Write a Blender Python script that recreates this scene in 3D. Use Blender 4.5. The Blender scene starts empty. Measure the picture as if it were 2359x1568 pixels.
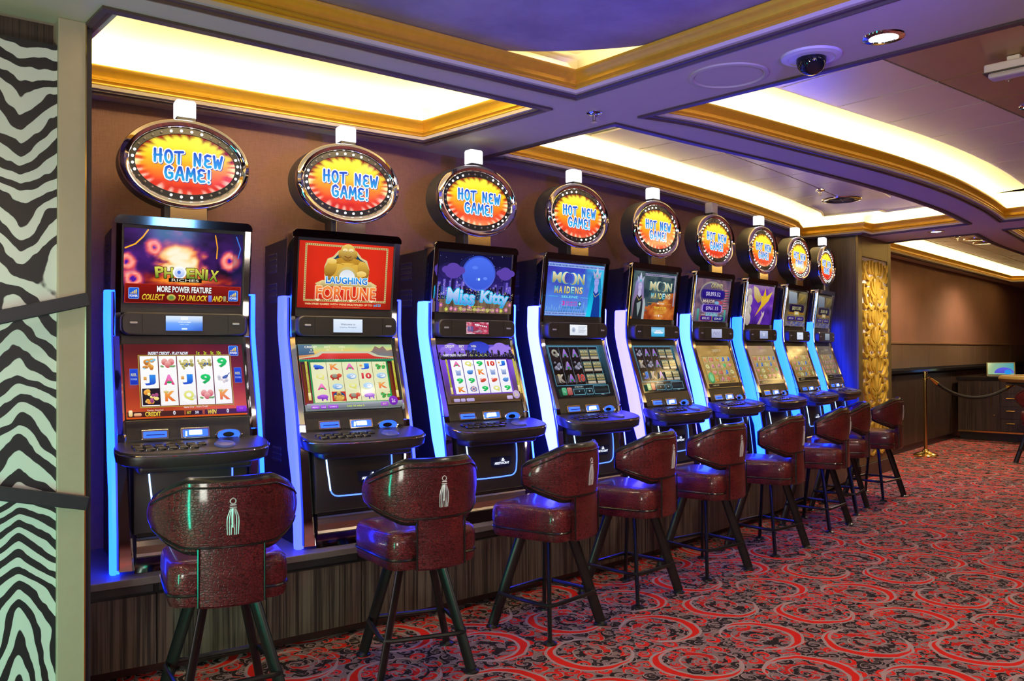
import bpy, bmesh, math, random
from math import sin, cos, pi, radians, atan2, hypot, sqrt
from mathutils import Matrix, Vector
random.seed(7)
S = bpy.context.scene
C = S.collection

# ------------------------------------------------------------------ camera, world, exposure
def setup_camera():
    f, pitch, roll, h = 1954.9, 0.01198, -0.003457, 1.52
    cp, sp = cos(pitch), sin(pitch)
    fw = Vector((0, cp, sp)); up = Vector((0, -sp, cp)); rt = Vector((1, 0, 0))
    r2 = cos(roll) * rt + sin(roll) * up
    u2 = -sin(roll) * rt + cos(roll) * up
    cam = bpy.data.cameras.new('camera'); o = bpy.data.objects.new('camera', cam); C.objects.link(o)
    cam.sensor_width = 36; cam.lens = 36 * f / 2359; cam.clip_start = 0.05; cam.clip_end = 100
    m = Matrix((r2, u2, -fw)).transposed().to_4x4(); m.translation = (0, 0, h)
    o.matrix_world = m
    S.camera = o
setup_camera()
W = bpy.data.worlds.new('room_air'); S.world = W; W.use_nodes = True
W.node_tree.nodes['Background'].inputs[0].default_value = (0.5, 0.42, 0.40, 1)
W.node_tree.nodes['Background'].inputs[1].default_value = 0.05
S.view_settings.view_transform = 'Standard'; S.view_settings.look = 'None'
S.view_settings.exposure = 0; S.view_settings.gamma = 1; S.view_settings.use_curve_mapping = False
S.cycles.use_denoising = True
S.cycles.use_adaptive_sampling = True; S.cycles.adaptive_threshold = .025
S.cycles.max_bounces = 6; S.cycles.diffuse_bounces = 3; S.cycles.glossy_bounces = 3; S.cycles.transmission_bounces = 2
S.cycles.sample_clamp_indirect = 4

def lin1(c):
    return c / 12.92 if c <= 0.04045 else ((c + 0.055) / 1.055) ** 2.4
def hx(s, k=1.0):
    s = s.lstrip('#')
    return tuple(lin1(int(s[i:i + 2], 16) / 255) * k for i in (0, 2, 4)) + (1.0,)

COVE_W = 62.0          # brightness of the cove tubes
def area_light(name, loc, to, size, power, col, size_y=None, spread=pi):
    l = bpy.data.lights.new(name, 'AREA'); l.energy = power; l.color = col[:3]; l.size = size
    if size_y: l.shape = 'RECTANGLE'; l.size_y = size_y
    l.spread = spread
    o = bpy.data.objects.new(name, l); C.objects.link(o); o.location = loc
    o.rotation_euler = (Vector(to) - Vector(loc)).to_track_quat('-Z', 'Y').to_euler()
    return o
def spot(name, loc, to, power, col, ang=80, blend=.6, r=.05):
    l = bpy.data.lights.new(name, 'SPOT'); l.energy = power; l.color = col[:3]; l.spot_size = radians(ang); l.spot_blend = blend; l.shadow_soft_size = r
    o = bpy.data.objects.new(name, l); C.objects.link(o); o.location = loc
    o.rotation_euler = (Vector(to) - Vector(loc)).to_track_quat('-Z', 'Y').to_euler()
    return o
SOF = 2.87
WARM = (1, .82, .62)
spot('ceiling_spot', (1.61, 3.65, SOF - .03), (1.61, 3.65, 0), 80, WARM, 120)
spot('ceiling_spot', (4.87, 9.72, SOF - .03), (4.87, 9.72, 0), 170, WARM, 140)
spot('ceiling_spot', (6.45, 11.75, 3.02), (6.45, 11.75, 0), 200, (1, .72, .45), 150)  # added at the vent plate to brighten the far wall; no lamp there
spot('ceiling_spot', (8.6, 14.2, 3.02), (8.6, 14.2, 0), 200, (1, .72, .45), 150)  # added spot without a fitting, brightens the far wall
spot('ceiling_spot', (2.28, 2.98, SOF - .03), (2.28, 2.98, 0), 80, WARM, 120)
spot('ceiling_spot', (-2.35, 2.45, SOF - .03), (-2.35, 2.45, 0), 60, WARM, 130)
spot('ceiling_spot', (3.6, .6, SOF - .03), (3.6, 1.6, 0), 110, WARM, 120)
spot('ceiling_spot', (3.28, 5.32, 3.0), (3.28, 5.32, 0), 110, WARM, 130)
spot('blue_projector', (1.5, 1.3, 2.2), (.85, 3.3, 3.02), 420, (.09, .05, 1.0), 66, 1, .1)
area_light('green_display_glow', (-2.15, 1.55, .55), (-1.5, 3.5, .5), .10, 20, (.0, 1, .60), .95)
area_light('soffit_fill', (-1.6, -.6, .9), (-.4, 3.4, 2.87), .7, 62, (.95, 1, .86), .7)  # unseen fill added to lift the soffit towards neutral grey
area_light('room_fill', (2.2, -2.5, 2.7), (1.0, 4.5, .9), 2.5, 85, (1, .84, .76))  # unseen soft fill added behind the viewer to brighten the room
# unseen coloured lights added behind the viewer for the chrome to mirror
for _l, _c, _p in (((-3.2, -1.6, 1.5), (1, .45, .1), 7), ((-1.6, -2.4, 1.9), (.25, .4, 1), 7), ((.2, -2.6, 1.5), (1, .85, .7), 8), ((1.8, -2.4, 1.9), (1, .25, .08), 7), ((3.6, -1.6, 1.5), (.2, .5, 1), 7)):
    area_light('reflection_light', _l, (_l[0] * .4, 4, 1.5), .55, _p, _c, .8)

# ------------------------------------------------------------------ node helper
class X:
    def __init__(s, nt, sock): s.nt = nt; s.s = sock
    def _m(s, op, *a):
        n = s.nt.nodes.new('ShaderNodeMath'); n.operation = op
        for i, v in enumerate((s,) + a):
            if isinstance(v, X): s.nt.links.new(v.s, n.inputs[i])
            else: n.inputs[i].default_value = v
        return X(s.nt, n.outputs[0])
    def __add__(s, o): return s._m('ADD', o)
    def __sub__(s, o): return s._m('SUBTRACT', o)
    def __mul__(s, o): return s._m('MULTIPLY', o)
    def __truediv__(s, o): return s._m('DIVIDE', o)
    def sin(s): return s._m('SINE')
    def abs(s): return s._m('ABSOLUTE')
    def max(s, o): return s._m('MAXIMUM', o)
    def min(s, o): return s._m('MINIMUM', o)
    def gt(s, o): return s._m('GREATER_THAN', o)
    def lt(s, o): return s._m('LESS_THAN', o)
    def fract(s): return s._m('FRACT')
    def floor(s): return s._m('FLOOR')
    def sqrt(s): return s._m('SQRT')
    def mod(s, o): return s._m('FLOORED_MODULO', o)
    def log(s): return s._m('LOGARITHM', 2.71828)
    def atan2(s, o): return s._m('ARCTAN2', o)
    def smooth(s, a, b):
        n = s.nt.nodes.new('ShaderNodeMapRange'); n.interpolation_type = 'SMOOTHSTEP'
        s.nt.links.new(s.s, n.inputs[0]); n.inputs[1].default_value = a; n.inputs[2].default_value = b
        return X(s.nt, n.outputs[0])
class Mat:
    def __init__(s, name):
        s.m = bpy.data.materials.new(name); s.m.use_nodes = True; s.nt = s.m.node_tree
        s.b = s.nt.nodes['Principled BSDF']
    def coord(s, kind='Object', scale=(1, 1, 1)):
        t = s.nt.nodes.new('ShaderNodeTexCoord'); mp = s.nt.nodes.new('ShaderNodeMapping')
        mp.inputs['Scale'].default_value = scale
        s.nt.links.new(t.outputs[kind], mp.inputs[0]); return mp.outputs[0]
    def xyz(s, vec):
        n = s.nt.nodes.new('ShaderNodeSeparateXYZ'); s.nt.links.new(vec, n.inputs[0])
        return [X(s.nt, o) for o in n.outputs]
    def noise(s, vec, scale, detail=2, rough=.5, color=False):
        n = s.nt.nodes.new('ShaderNodeTexNoise'); s.nt.links.new(vec, n.inputs['Vector'])
        n.inputs['Scale'].default_value = scale; n.inputs['Detail'].default_value = detail; n.inputs['Roughness'].default_value = rough
        return X(s.nt, n.outputs[0])
    def voro(s, vec, scale, feature='F1', rnd=1.0):
        n = s.nt.nodes.new('ShaderNodeTexVoronoi'); n.feature = feature; s.nt.links.new(vec, n.inputs['Vector'])
        n.inputs['Scale'].default_value = scale; n.inputs['Randomness'].default_value = rnd
        return X(s.nt, n.outputs[0])
    def mix(s, fac, a, b):
        n = s.nt.nodes.new('ShaderNodeMix'); n.data_type = 'RGBA'
        if isinstance(fac, X): s.nt.links.new(fac.s, n.inputs[0])
        else: n.inputs[0].default_value = fac
        for i, v in ((6, a), (7, b)):
            if isinstance(v, tuple): n.inputs[i].default_value = v
            else: s.nt.links.new(v, n.inputs[i])
        return n.outputs[2]
    def base(s, c):
        if isinstance(c, tuple): s.b.inputs['Base Color'].default_value = c
        else: s.nt.links.new(c, s.b.inputs['Base Color'])
    def bump(s, h, strength=.3, dist=.01):
        n = s.nt.nodes.new('ShaderNodeBump'); n.inputs['Strength'].default_value = strength; n.inputs['Distance'].default_value = dist
        s.nt.links.new(h.s, n.inputs['Height']); s.nt.links.new(n.outputs[0], s.b.inputs['Normal'])
    def set(s, **k):
        for a, v in k.items(): s.b.inputs[a.replace('_', ' ')].default_value = v
        return s
def plain(name, col, rough=.5, metal=0, grain=0, gs=60, **k):
    m = Mat(name); m.set(Roughness=rough, Metallic=metal)
    c = hx(col) if isinstance(col, str) else col
    if grain:
        n = m.noise(m.coord(), gs, 3)
        d = tuple(v * (1 - grain) for v in c[:3]) + (1,)
        m.base(m.mix(n, d, tuple(min(1, v * (1 + grain)) for v in c[:3]) + (1,)))
    else: m.base(c)
    for a, v in k.items(): m.b.inputs[a.replace('_', ' ')].default_value = v
    return m.m
def glow(name, col, strength, rough=.3):
    m = Mat(name); c = hx(col) if isinstance(col, str) else col
    m.base((.02, .02, .02, 1)); m.set(Roughness=rough)
    m.b.inputs['Emission Color'].default_value = c; m.b.inputs['Emission Strength'].default_value = strength
    return m.m

M = {}
M['black'] = plain('black_satin_metal', (.010, .010, .012, 1), .38, 0, .3, 40)
M['charcoal'] = plain('charcoal_plastic', (.034, .031, .032, 1), .36, 0, .2, 80)
M['grey_black'] = plain('dark_grey_panel', (.036, .034, .037, 1), .45, 0, .15, 90)
M['chrome'] = plain('polished_chrome', (.82, .80, .80, 1), .06, 1)
M['gold_chrome'] = plain('champagne_chrome', (.80, .70, .50, 1), .12, 1)
M['steel'] = plain('brushed_steel', (.60, .54, .42, 1), .32, 1, .12, 200)
M['brass'] = plain('polished_brass', (.83, .60, .18, 1), .14, 1)
M['gold_paint'] = plain('gold_moulding_paint', (.74, .43, .030, 1), .34, .35, .12, 30)
M['brown_mould'] = plain('dark_moulding_paint', (.085, .055, .050, 1), .4, 0, .15, 30)
M['soffit'] = plain('ceiling_paint', (.50, .43, .33, 1), .75, 0, .05, 12)
M['cream'] = plain('cream_cove_paint', (.86, .79, .56, 1), .7, 0, .03, 8)
M['panel'] = plain('satin_champagne_panel', (.82, .72, .48, 1), .34, .40, .06, 6)
M['panel_brown'] = plain('satin_bronze_panel', (.44, .28, .12, 1), .38, .40, .10, 6)
M['tube'] = glow('cove_tube_glow', (1, .80, .44, 1), COVE_W)
M['lamp'] = glow('downlight_glow', (1, .93, .86, 1), 14)
M['white'] = plain('white_plastic', '#cfc8cf', .45, 0, .04, 30)
M['gloss'] = plain('gloss_black_button', (.012, .012, .016, 1), .12)
M['leg'] = plain('black_lacquered_tube', (.012, .011, .011, 1), .28, .2, .3, 50)
M['piping'] = plain('black_vinyl_piping', (.010, .010, .011, 1), .22, 0, .2, 80)
M['silver'] = plain('silver_embroidery', (.62, .60, .62, 1), .4, .3, .15, 400)
M['velvet'] = plain('black_velvet', (.012, .011, .012, 1), .9, 0, .3, 80)
M['blue_lens'] = glow('blue_backlight', (.02, .10, 1.0, 1), 2.2)
M['ublue'] = glow('blue_light_line', (.06, .16, 1.0, 1), 3.0)
M['uhot'] = glow('blue_white_line', (.30, .50, 1.0, 1), 4.0)
M['bulb_on'] = glow('lit_bulb', (1, .97, .95, 1), 3)
M['bulb_off'] = plain('unlit_bulb', (.16, .15, .15, 1), .2)
M['candle_on'] = glow('lit_candle_lens', (.93, .90, 1, 1), 1.6)
M['candle_off'] = plain('candle_lens', (.52, .48, .50, 1), .35, 0, .05, 40)
M['dark_edge'] = plain('dark_metal_edging', (.03, .03, .04, 1), .4, .3, .1, 50)
M['beige'] = plain('beige_laminate', (.40, .33, .24, 1), .55, 0, .04, 25)
M['counter'] = plain('taupe_counter_laminate', (.15, .13, .13, 1), .5, 0, .12, 60)
M['yellow_leather'] = plain('tan_leather_rail', (.28, .19, .05, 1), .45, 0, .15, 60)

def strip_mat(name, rgb):
    m = Mat(name); m.base((.02, .02, .04, 1)); m.set(Roughness=.25)
    m.b.inputs['Emission Color'].default_value = rgb + (1,); m.b.inputs['Emission Strength'].default_value = 1
    return m.m
STRIP = {
    'cyan': strip_mat('cyan_blue_strip_lens', (.07, .58, 24)),
    'peri': strip_mat('periwinkle_strip_lens', (.20, .30, 10)),
    'ice': strip_mat('ice_blue_strip_lens', (.30, .95, 24)),
    'white': strip_mat('white_blue_strip_lens', (.85, 1.0, 24)),
    'violet': strip_mat('white_violet_strip_lens', (.80, .68, 24)),
    'line': strip_mat('deep_blue_line_lens', (.02, .06, 2.5)),
}

def fabric_wall():
    m = Mat('brown_linen_wallcovering'); v = m.coord('Object')
    a = m.noise(m.coord('Object', (1, 1, .08)), 220, 2); b = m.noise(m.coord('Object', (.08, .08, 1)), 260, 2); c = m.noise(v, 3, 3)
    t = a * .5 + b * .5
    col = m.mix(t, (.125, .058, .038, 1), (.29, .145, .100, 1)); col2 = m.mix(c.smooth(.3, .7), col, m.mix(t, (.15, .068, .045, 1), (.31, .152, .106, 1)))
    m.base(col2); m.set(Roughness=.75); m.bump(t, .25, .002); return m.m
M['fabric'] = fabric_wall()
def zebrano(name, dark, light, scale=1.0):
    m = Mat(name); v = m.coord('Object', (1, 1, .015))
    a = m.noise(v, 90 * scale, 3, .65); b = m.noise(v, 28 * scale, 2)
    t = (a * .7 + b * .3).smooth(.38, .62)
    m.base(m.mix(t, dark, light)); m.set(Roughness=.38); return m.m
M['zebrano'] = zebrano('dark_zebrano_veneer', (.022, .017, .015, 1), (.13, .10, .078, 1))
M['ebony'] = zebrano('ebony_veneer', (.016, .011, .010, 1), (.065, .043, .032, 1), 1.3)
M['wains'] = zebrano('wainscot_veneer', (.12, .080, .055, 1), (.20, .135, .09, 1), 1.6)

def leather():
    m = Mat('burgundy_crocodile_leather'); v = m.coord('Object')
    w = m.coord('Object', (58, 58, 96))
    d = m.voro(w, 1, 'DISTANCE_TO_EDGE', .8); n = m.noise(v, 9, 3); fine = m.noise(v, 420, 2)
    cr = m.noise(m.coord('Object', (6, 6, 75)), 1, 2).smooth(.52, .60)
    e = d.smooth(0, .14)
    col = m.mix(n.smooth(.35, .7), (.085, .007, .011, 1), (.150, .014, .018, 1))
    col = m.mix(cr * .06, col, (.30, .10, .08, 1))
    m.base(m.mix(e, (.030, .003, .005, 1), col)); m.set(Roughness=.33); m.b.inputs['Specular IOR Level'].default_value = .32
    m.bump(e * .6 + fine * .2 + cr * .3, .45, .003); m.b.inputs['Coat Weight'].default_value = .45; m.b.inputs['Coat Roughness'].default_value = .11
    return m.m
M['leather'] = leather()

def carpet():
    m = Mat('red_scroll_carpet'); v = m.coord('Object')
    x, y, z = m.xyz(v)
    n1 = m.noise(v, 5, 2); n2 = m.noise(m.coord('Object', (1.3, .8, 1)), 6.3, 2)
    x = x + (n1 - .5) * .05; y = y + (n2 - .5) * .05
    c, s_ = cos(radians(43)), sin(radians(43))
    u = (x * c + y * s_) / .58; w = (y * c - x * s_) / .44
    row = w.floor(); par = row.mod(2.0)
    u = u + par * .5
    fl = (u.floor() + row).mod(2.0) * 2 - 1
    qx = (u.fract() - .5) * fl * 1.3333; qy = w.fract() - .5
    r1 = (qx * qx + qy * qy).sqrt()
    ix = qx - .085
    iy = qy - .015
    r2 = (ix * ix + iy * iy).sqrt()
    d1 = r1 - .49; d2 = r2 * -1 + .435
    cres = d1.max(d2)
    red1 = cres.lt(-.012)
    line = (cres.abs() - .018).lt(0)
    ang = iy.atan2(ix)
    sp = (ang * 1 - (r2 + .03).log() * 5.0).sin()
    inside = r2.lt(.30)
    curl = sp.gt(.55) * inside
    curl_line = (sp - .38).abs().lt(.17) * inside
    # small scrolls everywhere: spirals on a finer, jittered lattice
    def curls(k, sx, sy, tight, seed):
        a = u0 * k + sx; b = w0 * k + sy
        ia = a.floor(); ib = b.floor()
        hsh = ((ia * 12.9898 + ib * 78.233 + seed).sin() * 43758.5).fract()
        ca = a.fract() - .5 + (hsh - .5) * .2; cb_ = b.fract() - .5
        rr_ = (ca * ca + cb_ * cb_).sqrt()
        sg = (hsh * 2).floor() * 2 - 1
        g = ((cb_.atan2(ca)) * sg + hsh * 6.28 - (rr_ + .04).log() * tight).sin()
        return g, rr_, hsh
    u0 = (x * c + y * s_); w0 = (y * c - x * s_)
    g1, r1_, h1 = curls(9.5, .3, .1, 3.6, 1.0); g2, r2_, h2 = curls(15.0, .7, .4, 3.0, 5.0)
    nb = m.noise(v, 17, 2)
    grey = (.20, .140, .145, 1); pale = (.37, .28, .275, 1); dk = (.016, .011, .012, 1); red = (.60, .016, .008, 1); red2 = (.46, .014, .010, 1)
    out = (r1 - .47).gt(0) * 1.0
    col = m.mix(nb.gt(.555), grey, dk)
    c2 = g2.gt(.35) * r2_.lt(.5)
    col = m.mix(c2 * h2.gt(.52), col, dk); col = m.mix(c2 * h2.lt(.46), col, red2); col = m.mix((g2 - .1).abs().lt(.16) * .4, col, pale)
    c1 = g1.gt(.45) * r1_.lt(.48) * inside.lt(.5)
    col = m.mix(c1 * h1.gt(.40), col, red); col = m.mix(c1 * h1.lt(.40), col, dk); col = m.mix((g1 - .25).abs().lt(.17) * r1_.lt(.48) * inside.lt(.5) * .8, col, pale)
    col = m.mix(curl * nb.gt(.5), col, red2); col = m.mix((sp + .75).lt(0) * inside * nb.gt(.47), col, dk); col = m.mix(curl_line * .75, col, pale)
    col = m.mix(red1, col, red); col = m.mix(line * .85, col, pale)
    pile = m.noise(v, 700, 2)
    col = m.mix(pile.smooth(.3, .8) * .35, col, (.02, .015, .015, 1))
    m.base(col); m.set(Roughness=.95); m.bump(pile, .4, .004)
    m.b.inputs['Specular IOR Level'].default_value = .08
    return m.m
M['carpet'] = carpet()

def zebra():
    m = Mat('zebra_hide_print'); x, y, z = m.xyz(m.coord('Object'))
    n = m.noise(m.coord('Object', (1, 1, 1)), 3.2, 2); nb = m.noise(m.coord('Object', (1, 1, .6)), 11, 2); nc = m.noise(m.coord('Object', (1, 1, 1)), 24, 2)
    u = x + .235
    au = (u * u + .0001).sqrt()
    low = z.smooth(.95, .45)
    slope = z.smooth(1.62, 1.95) * 2.0 - .95 - z.smooth(2.5, 2.8) * .8          # chevrons point down high up, up lower down
    ph = z * (low * -.62 + 1) - au * slope * (low * -1 + 1) + au * low * 1.9 + (n - .5) * .26 + (nb - .5) * .06
    st = (ph * 64).sin() + (nb - .5) * 1.3 + (nc - .5) * .4
    m.base(m.mix(st.smooth(-.12, .08), (.012, .012, .016, 1), (.62, .64, .60, 1)))
    m.set(Roughness=.42); return m.m
M['zebra'] = zebra()

def art_mat():
    m = Mat('screen_picture_print'); a = m.nt.nodes.new('ShaderNodeVertexColor'); a.layer_name = 'Col'
    m.base((.006, .006, .008, 1)); m.set(Roughness=.08); m.b.inputs['Specular IOR Level'].default_value = 1.0
    m.nt.links.new(a.outputs[0], m.b.inputs['Emission Color']); m.b.inputs['Emission Strength'].default_value = 1.0
    m.m.cycles.emission_sampling = 'NONE'
    return m.m
M['art'] = art_mat()
def print_mat():
    m = Mat('printed_marking'); a = m.nt.nodes.new('ShaderNodeVertexColor'); a.layer_name = 'Col'
    m.nt.links.new(a.outputs[0], m.b.inputs['Base Color']); m.set(Roughness=.5); return m.m
M['print'] = print_mat()
M['glass_black'] = plain('black_screen_glass', (.006, .006, .008, 1), .07)
def disc_mat():
    m = Mat('mottled_ceiling_disc'); n = m.noise(m.coord(), 2.2, 5, .6)
    m.base(m.mix(n.smooth(.3, .75), (.20, .17, .26, 1), (.34, .30, .42, 1))); m.set(Roughness=.6); return m.m
M['disc'] = disc_mat()

# ------------------------------------------------------------------ mesh helper
class MB:
    def __init__(s): s.v = []; s.f = []; s.mi = []
    def add(s, vs, fs, mi=0, Mx=None):
        b = len(s.v)
        s.v += [tuple(Mx @ Vector(p)) if Mx else tuple(p) for p in vs]
        s.f += [[b + i for i in f] for f in fs]; s.mi += [mi] * len(fs); return s
    def box(s, x0, x1, y0, y1, z0, z1, mi=0, Mx=None):
        vs = [(x, y, z) for z in (z0, z1) for y in (y0, y1) for x in (x0, x1)]
        return s.add(vs, [(0, 2, 3, 1), (4, 5, 7, 6), (0, 1, 5, 4), (2, 6, 7, 3), (0, 4, 6, 2), (1, 3, 7, 5)], mi, Mx)
    def loft(s, rings, closed=True, caps=True, mi=0, Mx=None):
        n = len(rings[0]); vs = [p for r in rings for p in r]; fs = []
        for i in range(len(rings) - 1):
            for j in range(n if closed else n - 1):
                k = (j + 1) % n
                fs.append((i * n + j, i * n + k, (i + 1) * n + k, (i + 1) * n + j))
        if caps: fs.append(tuple(range(n - 1, -1, -1))); fs.append(tuple((len(rings) - 1) * n + j for j in range(n)))
        return s.add(vs, fs, mi, Mx)
    def tube(s, path, r, n=8, closed=False, mi=0, Mx=None, caps=True, up=None):
        P = [Vector(p) for p in path]; L = len(P); rings = []; up = Vector(up) if up else None
        for i in range(L):
            if closed: t = P[(i + 1) % L] - P[i - 1]
            else: t = P[min(i + 1, L - 1)] - P[max(i - 1, 0)]
            t.normalize()
            if up is None: up = Vector((0, 0, 1)) if abs(t.z) < .9 else Vector((1, 0, 0))
            a = t.cross(up)
            a.normalize(); b = a.cross(t); up = b
            rr = r[i] if isinstance(r, list) else r
            ra, rb = rr if isinstance(rr, tuple) else (rr, rr)
            rings.append([tuple(P[i] + a * ra * cos(2 * pi * k / n) + b * rb * sin(2 * pi * k / n)) for k in range(n)])
        if closed: rings.append(rings[0]); return s.loft(rings, True, False, mi, Mx)
        return s.loft(rings, True, caps, mi, Mx)
    def lathe(s, prof, n=24, mi=0, Mx=None):
        rings = [[(r * cos(2 * pi * k / n), r * sin(2 * pi * k / n), z) for k in range(n)] for r, z in prof]
        return s.loft(rings, True, True, mi, Mx)
    def prism(s, poly, z0, z1, mi=0, Mx=None):
        return s.loft([[(x, y, z0) for x, y in poly], [(x, y, z1) for x, y in poly]], True, True, mi, Mx)
    def build(s, name, mat, parent=None, smooth=False, bevel=0, seg=2, fixn=True):
        me = bpy.data.meshes.new(name); me.from_pydata(s.v, [], s.f)
        mats = mat if isinstance(mat, (list, tuple)) else [mat]
        for m in mats: me.materials.append(m)
        if len(mats) > 1: me.polygons.foreach_set('material_index', s.mi)
        if fixn:
            bm = bmesh.new(); bm.from_mesh(me); bmesh.ops.remove_doubles(bm, verts=bm.verts, dist=1e-6)
            bmesh.ops.recalc_face_normals(bm, faces=bm.faces); bm.to_mesh(me); bm.free()
        if smooth:
            me.polygons.foreach_set('use_smooth', [True] * len(me.polygons))
            me.set_sharp_from_angle(angle=radians(40))
        me.update()
        o = bpy.data.objects.new(name, me); C.objects.link(o)
        if parent: o.parent = parent
        if bevel:
            b = o.modifiers.new('bevel', 'BEVEL'); b.width = bevel; b.segments = seg; b.limit_method = 'ANGLE'; b.angle_limit = radians(35)
            b.harden_normals = False
        return o
def thing(name, label, cat, loc=(0, 0, 0), rz=0, group=None):
    o = bpy.data.objects.new(name, None); C.objects.link(o); o.location = loc; o.rotation_euler = (0, 0, rz); o.empty_display_size = .1
    o['label'] = label; o['category'] = cat
    if group: o['group'] = group
    return o
def tag(o, label, cat, group=None):
    o['label'] = label; o['category'] = cat
    if group: o['group'] = group
    return o
def struct(o): o['kind'] = 'structure'; return o
def kids(o): return [c for c in bpy.data.objects if c.parent == o]
def copy_tree(o, parent=None):
    c = o.copy(); C.objects.link(c)
    if parent: c.parent = parent
    for ch in kids(o): copy_tree(ch, c)
    return c

def catmull(P, n=5, closed=False):
    out = []; L = len(P)
    for i in range(L - 1):
        p0 = P[max(i - 1, 0)]; p1 = P[i]; p2 = P[i + 1]; p3 = P[min(i + 2, L - 1)]
        for k in range(n):
            t = k / n
            out.append(tuple(.5 * ((2 * b) + (-a + c) * t + (2 * a - 5 * b + 4 * c - d) * t * t + (-a + 3 * b - 3 * c + d) * t ** 3) for a, b, c, d in zip(p0, p1, p2, p3)))
    out.append(tuple(P[-1])); return out
def area2(P): return sum(P[i][0] * P[(i + 1) % len(P)][1] - P[(i + 1) % len(P)][0] * P[i][1] for i in range(len(P)))
def offset_poly(P, d):
    """P counter-clockwise; d > 0 grows it"""
    out = []; L = len(P)
    for i in range(L):
        a = Vector(P[i - 1]); b = Vector(P[i]); c = Vector(P[(i + 1) % L])
        e1 = (b - a).normalized(); e2 = (c - b).normalized()
        n1 = Vector((e1.y, -e1.x)); n2 = Vector((e2.y, -e2.x))
        m = n1 + n2; m.normalize(); k = max(.35, m.dot(n1))
        out.append(tuple(b + m * d / k))
    return out

# ------------------------------------------------------------------ machine row layout (plan positions, facing angle)
POSE = [(-1.644, 4.282, .558), (-.919, 4.792, .610), (-.213, 5.366, .685), (.471, 5.969, .735), (1.145, 6.650, .782),
        (1.771, 7.341, .823), (2.394, 8.067, .856), (3.001, 8.846, .894), (3.582, 9.649, .942)]
_pl = [(-2.66, 3.62, .555)] + POSE + [(3.80, 9.95, .944)]
def row_path(ly, n=4):
    return catmull([(x - sin(t) * ly, y + cos(t) * ly) for x, y, t in _pl], n)
def strip_slab(mb, pa, pb, z0, z1, mi=0):
    n = len(pa)
    poly = list(pa) + list(reversed(pb))
    for i in range(n - 1):
        q = [pa[i], pa[i + 1], pb[i + 1], pb[i]]
    rings = []
    for i in range(n):
        rings.append([(*pa[i], z0), (*pb[i], z0), (*pb[i], z1), (*pa[i], z1)])
    return mb.loft(rings, True, True, mi)

# ------------------------------------------------------------------ room shell
fl = MB().box(-8, 17, -6, 23, -.1, 0).build('floor', M['carpet']); struct(fl)
w = MB(); strip_slab(w, row_path(.52), row_path(.64), 0, 3.3)
struct(w.build('wall_machines', M['fabric']))
# wall beyond the pillar, with wainscot, rail and ledge
E0 = Vector((4.30, 11.02)); ED = Vector((.668, .744)); EN = Vector((.744, -.668))
def wallE(mb, s0, s1, o0, o1, z0, z1, mi=0):
    a = E0 + ED * s0; b = E0 + ED * s1
    return mb.prism([tuple(a + EN * o0), tuple(b + EN * o0), tuple(b + EN * o1), tuple(a + EN * o1)], z0, z1, mi)
we = struct(wallE(MB(), -.3, 13.5, -.12, 0, 0, 3.3).build('wall_far', M['fabric']))
for i in range(14):
    s0 = -.2 + i * .95
    wallE(MB(), s0, s0 + .942, 0, .02, 1.235, 1.60).build('wainscot_panel', M['wains'], we, bevel=.004)
    wallE(MB(), s0, s0 + .942, 0, .10, .10, 1.14).build('base_panel', M['ebony'], we, bevel=.004)
wallE(MB(), -.2, 13.4, 0, .035, 1.60, 1.63).build('chair_rail', plain('bronze_rail', (.30, .17, .10, 1), .4, .3, .1), we, bevel=.004)
wallE(MB(), -.2, 13.4, 0, .16, 1.17, 1.215).build('ledge', plain('black_gloss_ledge', (.012, .012, .014, 1), .12), we, bevel=.006)
wallE(MB(), -.2, 13.4, 0, .02, 1.215, 1.235).build('ledge_upstand', M['dark_edge'], we)
struct(wallE(MB(), -.2, 13.4, .0, .075, 0, .10).build('baseboard_far', M['dark_edge'], bevel=.004))
struct(MB().box(-8.1, 17.1, -6.1, -6, 0, 3.3).build('wall_back', M['fabric']))
struct(MB().box(-8.1, -8, -6, 23, 0, 3.3).build('wall_left', M['fabric']))
struct(MB().box(17, 17.1, -6, 23, 0, 3.3).build('wall_right', M['fabric']))
struct(MB().box(-8.1, 17.1, 23, 23.1, 0, 3.3).build('wall_end', M['fabric']))

# ------------------------------------------------------------------ ceiling with its coves
A = [(-1.58, 3.39), (.12, 4.72), (-.565, 5.42), (-2.30, 4.20)]
u1 = Vector((-.795, -.607)); u2 = Vector((.66, -.751)); bc = Vector((.34, 4.44))
B = [tuple(bc), tuple(bc + u1 * 3.6), tuple(bc + u1 * 3.6 + u2 * 3.6), tuple(bc + u2 * 3.6)]
c_curve = catmull([(.85, 4.86), (1.20, 5.07), (1.98, 5.68), (2.91, 6.43), (3.79, 7.26), (4.60, 8.16), (5.16, 8.86)], 4)
c_in = [(x + .69 * 2.9, y - .72 * 2.9) for x, y in c_curve]
Cp = c_curve + list(reversed(c_in))
d_far = [p for p in row_path(.27) if -.05 < p[0] < 3.30]
d_near = catmull([(.62, 5.11), (1.21, 5.60), (1.97, 6.21), (2.99, 7.10), (4.05, 8.16), (4.85, 9.10)], 4)
D = d_near + [(4.23, 9.93), (4.06, 9.76), (3.50, 10.22)] + list(reversed(d_far)) + [(-.11, 5.88)]
e_near = catmull([(5.42, 9.98), (6.25, 11.0), (7.3, 12.15), (8.6, 13.6), (11.2, 16.6)], 4)
def onE(s, o): p = E0 + ED * s + EN * o; return tuple(p)
Ep = [(4.98, 10.42)] + e_near + [onE(8.3, .25), onE(.25, .25)]
f_near = catmull([(5.62, 9.55), (6.4, 10.5), (7.4, 11.7), (8.8, 13.2)], 4)
Fp = f_near + [(x + 2.2, y - 1.95) for x, y in reversed(f_near)]
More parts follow.
